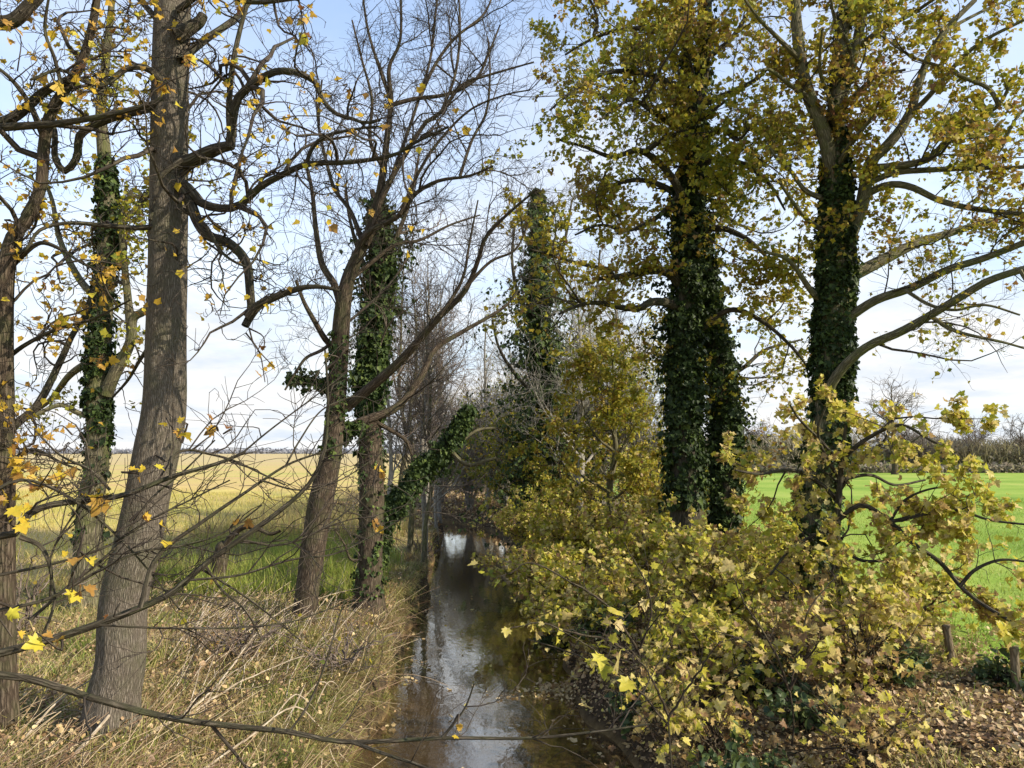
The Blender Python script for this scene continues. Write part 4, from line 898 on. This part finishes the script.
# ------------------------------------------------------------------ fence posts
for j, (px, py, top, wpx, lab) in enumerate([(953, 668, 626, 7.5, 'round wooden fence post leaning slightly, left of two at the pasture edge'), (1017, 694, 648, 8, 'upright wooden fence post at the far right of the view'), (884, 640, 605, 6, 'dark old fence post half hidden in brush, farthest of the three')]):
    b = G(px, py, .92); b[2] = hz(b)-.1; Y = b[1]; tpz = P(px-(7 if j == 0 else (3 if j == 1 else -2)), top, Y)
    t = thing('fence_post', lab, 'post', b)
    g = Geo(); q = resample(np.array([b, (b+tpz)/2, tpz]), 14); r = np.full(14, wpx/2/FPX*Y)*(1+.03*np.sin(np.arange(14)))
    n0 = g.n; tubes(g, q, r, 18, .03)
    a = g.v[0].reshape(14, 18, 3); c = a[-1].mean(0)+[0, 0, .012]
    ring = a[-1]*.985+c*.015+np.array([0, 0, .008]); V = np.vstack([a[-1], ring, c[None]])
    F4 = np.array([[i, (i+1) % 18, 18+(i+1) % 18, 18+i] for i in range(18)]); F3 = np.array([[18+i, 18+(i+1) % 18, 36] for i in range(18)])
    g.add(V, [F4, F3])
    g.build('shaft', M['post_wood'], t)

# ------------------------------------------------------------------ fallen sticks on the left bank
def stick(name, label, pts, r0, r1, lift, seed, group=None, mat='dead_stick', fork=True):
    q = np.array([G(*p, .95) for p in pts]); q[:, 2] = height(q[:, 0], q[:, 1])+np.asarray(lift)
    q = resample(q, 24); q[1:-1] += fnoise(q[1:-1]+seed, .3, 6)[:, None]*.02
    t = thing(name, label, 'branch', q[0], group); g = Geo()
    r = np.linspace(r0, r1, 24); r[-1] *= .3; r[0] *= .6
    tubes(g, q, r, 7); g.build('stem', M[mat], t)
    if fork:
        c = grow(q[None], r[None], 2.6, .45, (.5, .2), 7, .15, .03, .2, .002, .008, seed)
        for a, b in zip(*c):
            g = Geo(); tubes(g, a, b, 4); g.build('side_twig', M[mat], t)
ST = [([(70, 765), (115, 735), (145, 715)], .018, .008, 'pale dead branch lying at the foot of the thick grey trunk'),
      ([(140, 742), (210, 700), (265, 645), (312, 618)], .014, .005, 'long pale dead branch slanting up across the left bank'),
      ([(185, 715), (245, 690), (305, 678)], .012, .005, 'pale dead branch lying low across the bank below the long slanting one'),
      ([(190, 765), (245, 735), (300, 715), (345, 705)], .012, .005, 'pale stick reaching towards the water at the bottom of the bank'),
      ([(178, 690), (200, 640), (232, 600)], .010, .004, 'thin upright slanting pale stick right of the thick trunk'),
      ([(230, 650), (290, 625), (350, 610)], .010, .004, 'thin pale stick pointing at the base of the ivy smothered trunk'),
      ([(25, 745), (60, 728), (100, 722)], .012, .006, 'short pale branch in the grass left of the thick trunk'),
      ([(260, 720), (300, 700), (352, 690)], .009, .004, 'thin pale stick along the top of the near bank edge')]
for j, (pts, r0, r1, lab) in enumerate(ST):
    stick('dead_branch', lab, pts, r0, r1, np.linspace(.10, .48, len(pts)), 500+j)
rs = R_(77)
for j in range(60):
    px = rs.uniform(150, 330); py = rs.uniform(625, 730); a = rs.normal(.65, .35); l = rs.uniform(25, 70)
    stick('dead_stick', 'thin bleached dead stick lying in the tangled grass of the left bank', [(px, py), (px+l*.5*math.cos(a), py-l*.5*math.sin(a)), (px+l*math.cos(a), py-l*math.sin(a))], .007, .003, [.08, rs.uniform(.15, .32), rs.uniform(.2, .5)], 600+j, 'thin dead sticks on the left bank', fork=False)

# ------------------------------------------------------------------ ground cover (stuff)
def scatter(n, x0, x1, y0, y1, seed, keep=None):
    r = R_(seed); x = r.uniform(x0, x1, n); y = y0+(y1-y0)*r.uniform(0, 1, n)**1.5
    z = height(x, y); m = z > .05
    if keep is not None: m &= keep(x, y, r)
    return np.stack([x, y, z], 1)[m], r
g = Geo()
def left_keep(x, y, r): return (x < cx(y)-hw(y)+.3) & (x > -9.5+r.normal(0, 1., len(x)))
p, r = scatter(90000, -11, -1, 5.0, 27, 1, left_keep)
n = len(p); edge = np.clip(1-(-(p[:, 0]-cx(p[:, 1]))-hw(p[:, 1]))/.7, 0, 1)
lean = r.normal(0, .55, (n, 3))*[1, 1, 0]; lean[:, 0] += .9*edge; lean += (fnoise(p, .5, 8)[:, None]*np.array([.5, .3, 0]))
hgt_ = np.clip(r.normal(.15, .08, n), .04, .4)*(1+.35*fnoise(p, .8, 8, 4))
ti = .57+.42*fnoise(p, .6, 10, 6)+r.normal(0, .22, n)
blades(g, p-[0, 0, .02], np.clip(hgt_, .05, .6), lean, np.full(n, .0045), ti, 3, .9)
# long arching tufts
r = R_(44); pt, _ = scatter(5200, -9, -1, 5.0, 20, 45, left_keep); keepm = fnoise(pt, .9, 8, 2) > -.35; pt = pt[keepm]; m = len(pt); kb = 22
az = r.uniform(0, 2*PI, (m, kb)); ln_ = np.abs(r.normal(.75, .3, (m, kb)))
el = 1-np.clip(-(pt[:, 0]-cx(pt[:, 1]))-hw(pt[:, 1]), 0, 1)
le = np.stack([np.cos(az)*ln_+.8*el[:, None], np.sin(az)*ln_-.15, 0*az], -1)+(fnoise(pt, .7, 8)[:, None, None]*np.array([.3, .3, 0]))
hh = np.abs(r.normal(.19, .10, (m, kb)))*(1+.5*fnoise(pt, .8, 8, 5))[:, None]
pp = np.repeat(pt, kb, 0)+r.normal(0, .035, (m*kb, 3))*[1, 1, 0]-[0, 0, .02]
tb_ = np.clip(.63+.48*fnoise(pt, .7, 10, 9), .02, .98)[:, None]+r.normal(0, .18, (m, kb))
blades(g, pp, hh.ravel().clip(.1, .7), le.reshape(-1, 3), np.full(m*kb, .0045), tb_.ravel(), 46, 1.0)
r = R_(53); n = 9000; y = 5.5+20*r.uniform(0, 1, n)**1.4; x = cx(y)-hw(y)-.02-np.abs(r.normal(0, .16, n)); p = np.stack([x, y, height(x, y)], 1)
cl_ = fnoise(p, .35, 10, 11); k_ = (cl_ > .0) & (p[:, 2] > .55); p = p[k_]; n = len(p)
blades(g, p, np.clip(r.normal(.24, .09, n), .06, .5)*(1+.3*cl_[k_]), np.stack([r.normal(.75, .6, n), r.normal(-.1, .7, n), 0*p[:, 0]], 1), np.full(n, .0045), .42+.4*fnoise(p, .5, 10, 6)+r.normal(0, .24, n), 54, 1.2)
tag(g.build('dry_grass', M['dry_grass']), 'tangled dry straw coloured grass covering the left stream bank', 'grass', kind='stuff')
g = Geo()
p, r = scatter(3600, -6.5, -1.2, 5.6, 13.5, 61, lambda x, y, r: (x < cx(y)-hw(y)-.1) & (fnoise(np.stack([x, y, 0*x], 1), 1.1, 8, 3) > -.05))
m = len(p); Ls = np.abs(r.normal(.42, .20, m))+.08; az = r.normal(.75, .55, m); ev = np.abs(r.normal(.42, .22, m))
d = np.stack([np.cos(az)*np.cos(ev), np.sin(az)*np.cos(ev), np.sin(ev)], 1); u = np.linspace(0, 1, 5)[None, :, None]
bend = r.normal(0, .10, (m, 1, 3))
tubes(g, p[:, None]+d[:, None]*Ls[:, None, None]*u+bend*u*u+np.array([0, 0, -.12])*u**2*Ls[:, None, None], np.abs(r.normal(.0030, .0010, m))[:, None]*np.linspace(1, .5, 5)[None]+.001, 3, tint=r.uniform(0, 1, m))
tag(g.build('dead_stems', M['dead_stems']), 'brown and buff dead weed stems leaning through the bank grass', 'dead stems', kind='stuff')
g = Geo()
p, r = scatter(10000, -5.6, -2.6, 13, 19.5, 2, lambda x, y, r: (x < cx(y)-hw(y)-.7) & (fnoise(np.stack([x, y, 0*x], 1), 1.2, 8) > -.3))
p2, r2 = scatter(7000, -8, -4.5, 14, 22, 12, lambda x, y, r: fnoise(np.stack([x, y, 0*x], 1), 1.2, 8) > .0)
p = np.vstack([p, p2]); n = len(p)
blades(g, p, np.clip(r.normal(.42, .12, n), .1, .8), r.normal(0, .25, (n, 3))*[1, 1, 0], np.full(n, .006), .26+.2*fnoise(p, .8, 8)+r.normal(0, .25, n), 4, .5)
tag(g.build('tall_grass', M['green_grass']), 'tall fresh green grass behind the forked tree', 'grass', kind='stuff')
g = Geo()
p, r = scatter(70000, -34, -6.5, 9, 48, 5, lambda x, y, r: (x < -7.8+r.normal(0, .7, len(x))) & (x > -y*.80))
n = len(p); patch = fnoise(p*[.35, 1, 1], 4, 10, 3)
blades(g, p, np.clip(r.normal(.20, .07, n), .05, .5), r.normal(0, .4, (n, 3))*[1, 1, 0], np.full(n, .008), .5+.3*patch+r.normal(0, .15, n), 6, .6)
tag(g.build('meadow_grass', M['field_grass']), 'yellowing grass of the wide meadow beyond the left trees', 'grass', kind='stuff')
g = Geo()
p, r = scatter(7000, -9, -3, 21, 30, 9, lambda x, y, r: (x < cx(y)-hw(y)-1.))
n = len(p)
blades(g, p, np.clip(r.normal(.55, .2, n), .15, 1.), r.normal(0, .22, (n, 3))*[1, 1, 0], np.full(n, .008), .52+r.normal(0, .16, n), 8, .6)
tag(g.build('reeds', M['dry_grass']), 'strip of tan dead reeds at the meadow edge behind the trees', 'reeds', kind='stuff')
g = Geo()
p, r = scatter(95000, 4.4, 30, 6.5, 40, 6, lambda x, y, r: (x > 5.25+r.normal(0, .35, len(x))) & (x < y*.82))
n = len(p)
blades(g, p, np.clip(r.normal(.09, .035, n)*(1+.55*fnoise(p, 1.1, 10, 12)), .03, .24), r.normal(0, .7, (n, 3))*[1, 1, 0], np.full(n, .006), .6+.38*fnoise(p, 1.4, 10, 2)+r.normal(0, .22, n), 7, .6)
tag(g.build('pasture_grass', M['green_grass']), 'short bright green pasture grass beyond the fence posts', 'grass', kind='stuff')
g = Geo()
def rk(x, y, r): return (x > cx(y)+hw(y)-.25) & (x < 5.7+r.normal(0, .55, len(x)))
p, r = scatter(85000, -.5, 7, 5.2, 24, 7, rk)
n = len(p)
leaves(g, p+[0, 0, .02]+np.abs(r.normal(0, .02, (n, 1)))*[0, 0, 1], r.normal(0, 1, (n, 3))*[1, 1, .2], .050, .45+.20*fnoise(p, .6, 8)+r.normal(0, .27, n), 'M6', 8, 0., spread=.4, curl=.7)
p, r = scatter(20000, -6.5, -1, 5.0, 17, 8, lambda x, y, r: x < cx(y)-hw(y)+.1)
n = len(p)
leaves(g, p+[0, 0, .06]+np.abs(r.normal(0, .07, (n, 1)))*[0, 0, 1], r.normal(0, 1, (n, 3))*[1, 1, .2], .042, .34+r.normal(0, .24, n), 'M6', 9, 0., spread=.5, curl=.7)
p, r = scatter(14000, -9, 3.5, 27, 46, 63, lambda x, y, r: r.uniform(0, 1, len(x)) < .9)
n = len(p)
leaves(g, p+[0, 0, .03]+np.abs(r.normal(0, .05, (n, 1)))*[0, 0, 1], r.normal(0, 1, (n, 3))*[1, 1, .2], .13, .42+.2*fnoise(p, 1.5, 8)+r.normal(0, .25, n), 'M6', 64, 0., spread=.6, curl=.7)
r = R_(15); q = BAR+np.stack([r.normal(.0, .42, 1100), r.normal(0, .17, 1100), np.zeros(1100)], 1); q[:, 2] = np.maximum(height(q[:, 0], q[:, 1]), .0)+.012+np.abs(r.normal(0, .012, 1100))
leaves(g, q, r.normal(0, 1, (1100, 3))*[1, 1, .1], .06, .62+r.normal(0, .2, 1100), 'M6', 10, 0., spread=.3, curl=.5)
tag(g.build('leaf_litter', M['litter']), 'brown and buff fallen leaves strewn over both banks', 'fallen leaves', kind='stuff')
g = Geo()
p, r = scatter(16000, 2, 7, 6, 20, 17, lambda x, y, r: (x > cx(y)+hw(y)+.4) & (x < 6.2) & (fnoise(np.stack([x, y, 0*x], 1), .7, 8) > .1))
n = len(p)
blades(g, p, np.clip(r.normal(.16, .06, n), .04, .4), r.normal(0, .6, (n, 3))*[1, 1, 0], np.full(n, .0045), .6+r.normal(0, .28, n), 18, .8)
tag(g.build('bank_grass', M['dry_grass']), 'thin tufts of grass poking through the leaf litter on the right bank', 'grass', kind='stuff')

g = Geo(); r = R_(91); n = 260; y = 6+16*r.uniform(0, 1, n)**1.3; u = np.where(r.uniform(0, 1, n) < .75, np.sign(r.normal(.3, 1, n))*(1-np.abs(r.normal(0, .13, n))), r.uniform(-1, 1, n))
q = np.stack([cx(y)+u*(hw(y)-.05), y, np.full(n, .012)], 1)
leaves(g, q, r.normal(0, 1, (n, 3))*[1, 1, 0], .06, .6+r.normal(0, .25, n), 'M10', 92, 0., spread=.06, curl=.1)
tag(g.build('floating_leaves', M['litter']), 'fallen leaves floating on the water along both banks', 'fallen leaves', kind='stuff')

# ------------------------------------------------------------------ far things
def mass(name, label, cat, x0, x1, y, depth, h, n, sz, mat, seed, kind=None, rag=.35):
    r = R_(seed); g = Geo(); x = r.uniform(x0, x1, n); yy = y+r.uniform(-.5, .5, n)*depth
    hh = h*(1+rag*fnoise(np.stack([x, yy, 0*x], 1), h*1.2, 10, seed % 7)+rag*.5*fnoise(np.stack([x, yy, 0*x], 1), h*.35, 10, seed % 5))
    z = hh*r.uniform(0, 1, n)**.75
    pos = np.stack([x, yy, .75+z], 1)
    leaves(g, pos, r.normal(0, 1, (n, 3)), sz, r.uniform(0, 1, n), 'M6', seed, 0., (0, 0, .3), 1.)
    return tag(g.build(name, M[mat]), label, cat, kind=kind)
def brushwood(name, label, cat, x0, x1, y, depth, h, n, seed, wdt=.05, rag=.22):
    """a far leafless wood: upright bare rods and twigs of many heights"""
    r = R_(seed); g = Geo(); x = r.uniform(x0, x1, n); yy = y+r.uniform(-.5, .5, n)*depth
    q = np.stack([x, yy, 0*x], 1)
    hh = h*(.85+rag*fnoise(q, h*1.3, 10, seed % 7)+rag*.5*fnoise(q, h*.35, 10, seed % 5))
    l = hh*r.uniform(.18, .5, n); z0 = (hh-l)*r.uniform(0, 1, n)**.6
    blades(g, np.stack([x, yy, .8+z0], 1), l, r.normal(0, .75, (n, 3))*[1, 1, 0], np.full(n, wdt), r.uniform(0, 1, n)*.6+.25+.25*fnoise(q, 5, 8), seed, .1)
    return tag(g.build(name, M['far_twigs']), label, cat, kind='stuff')
brushwood('woodland', 'grey brown leafless woodland edge beyond the green pasture', 'woodland', 26, 130, 95, 14, 5.6, 40000, 1, .045, .42)
mass('woodland', 'olive brown understorey of bushes at the foot of the far woodland', 'bushes', 24, 130, 92, 8, 3.4, 9000, .42, 'far_wood', 6, 'stuff')
mass('hedgerow', 'low dark hedge along the far side of the pasture', 'hedge', 14, 60, 86, 2.0, 1.0, 4000, .4, 'far_wood', 2, 'stuff')
mass('distant_woods', 'thin blue grey line of distant woods along the left horizon', 'woods', -520, 60, 520, 30, 2.6, 12000, 1.8, 'far_hazed', 3, 'stuff')
brushwood('woodland', 'brown distant wood seen between the right bank trunks', 'woodland', 4, 30, 105, 10, 6., 14000, 5)
X = P(893, 430, 80)[0]
simple_tree('bare_tree', 'round crowned leafless tree standing before the far woodland', 'tree', X, 80., 9.5, .3, 'bark_brown', 'twig_pink', [dict(dens=2.2, L=1.8, N=6, wig=.2, up=.06, rmin=.022), dict(dens=3, L=.9, N=5, wig=.25, up=.05, rmin=.016)], nl=18, first=.2, spread_=.7, seed=190, limbL=4.2)

for j, (px, hg) in enumerate([(905, 5.0), (925, 4.4), (946, 5.6), (968, 4.7), (985, 5.3), (1003, 4.5), (1020, 5.7), (770, 5.4), (752, 4.8)]):
    X = P(px, 430, 90)[0]
    simple_tree('bare_tree', 'small round leafless tree on the edge of the far woodland', 'tree', X, 90.+(j % 3)*2, hg, .16, 'bark_brown', 'twig_pink', [dict(dens=3., L=1.5, N=6, wig=.2, up=.06, rmin=.022), dict(dens=4, L=.8, N=5, wig=.25, up=.05, rmin=.018)], nl=12, first=.15, spread_=.7, seed=700+j, limbL=2.6, group='leafless trees on the far woodland edge')

# ------------------------------------------------------------------ light
SUN_AZ, SUN_EL = math.radians(112), math.radians(32)   # azimuth to the right of the view direction
sv = np.array([math.sin(SUN_AZ)*math.cos(SUN_EL), math.cos(SUN_AZ)*math.cos(SUN_EL), math.sin(SUN_EL)])
from mathutils import Vector
sl = bpy.data.lights.new('sun', 'SUN'); sl.energy = 3.3; sl.angle = math.radians(.6); sl.color = (1, .91, .77)
so = bpy.data.objects.new('sun', sl); COL.objects.link(so); so.rotation_euler = Vector(sv).to_track_quat('Z', 'Y').to_euler(); so.location = (20, 10, 30)
w = bpy.data.worlds.new("World"); sc.world = w; w.use_nodes = True
N = w.node_tree.nodes; L = w.node_tree.links; N.clear()
sky = N.new('ShaderNodeTexSky'); sky.sky_type = 'NISHITA'; sky.sun_disc = False; sky.sun_elevation = SUN_EL; sky.sun_rotation = SUN_AZ
sky.air_density = 1.0; sky.dust_density = .6; sky.ozone_density = 2.0
b1 = N.new('ShaderNodeBackground'); b1.inputs[1].default_value = .15; L.new(sky.outputs[0], b1.inputs[0])
tc = N.new('ShaderNodeTexCoord'); sx = N.new('ShaderNodeSeparateXYZ'); L.new(tc.outputs['Generated'], sx.inputs[0])
zc = mathn(N, L, 'ADD', mathn(N, L, 'MAXIMUM', sx.outputs[2], 0), .18)
pr = N.new('ShaderNodeCombineXYZ'); L.new(mathn(N, L, 'DIVIDE', sx.outputs[0], zc), pr.inputs[0]); L.new(mathn(N, L, 'DIVIDE', sx.outputs[1], zc), pr.inputs[1])
nz = noise(N, L, pr.outputs[0], .9, 7, .6)
veil = N.new('ShaderNodeMapRange'); veil.inputs[1].default_value = 0; veil.inputs[2].default_value = .66; veil.inputs[3].default_value = 1.0; veil.inputs[4].default_value = .0; L.new(sx.outputs[2], veil.inputs[0])
cl = N.new('ShaderNodeMapRange'); cl.interpolation_type = 'SMOOTHSTEP'; cl.inputs[1].default_value = .35; cl.inputs[2].default_value = .72; L.new(nz.outputs['Fac'], cl.inputs[0])
fac = mathn(N, L, 'ADD', mathn(N, L, 'MULTIPLY', veil.outputs[0], .97), mathn(N, L, 'MULTIPLY', cl.outputs[0], .36), True)
b2 = N.new('ShaderNodeBackground'); b2.inputs[0].default_value = (.97, .98, 1, 1); b2.inputs[1].default_value = .44
n2_ = noise(N, L, pr.outputs[0], 1.7, 6, .62); cr_ = ramp(N, [(.34, (.74, .83, .95)), (.58, (1, 1, 1))]); L.new(n2_.outputs['Fac'], cr_.inputs[0]); L.new(cr_.outputs[0], b2.inputs[0])
ms = N.new('ShaderNodeMixShader'); L.new(fac, ms.inputs[0]); L.new(b1.outputs[0], ms.inputs[1]); L.new(b2.outputs[0], ms.inputs[2])
o = N.new('ShaderNodeOutputWorld'); L.new(ms.outputs[0], o.inputs[0])

sc.view_settings.view_transform = 'Standard'; sc.view_settings.look = 'None'; sc.view_settings.gamma = 1
sc.view_settings.exposure = 1.26
sc.render.engine = 'CYCLES'
sc.cycles.max_bounces = 6; sc.cycles.diffuse_bounces = 3; sc.cycles.glossy_bounces = 3; sc.cycles.transparent_max_bounces = 6; sc.cycles.transmission_bounces = 3
for ob in bpy.data.objects:
    if '_org' in ob: del ob['_org']
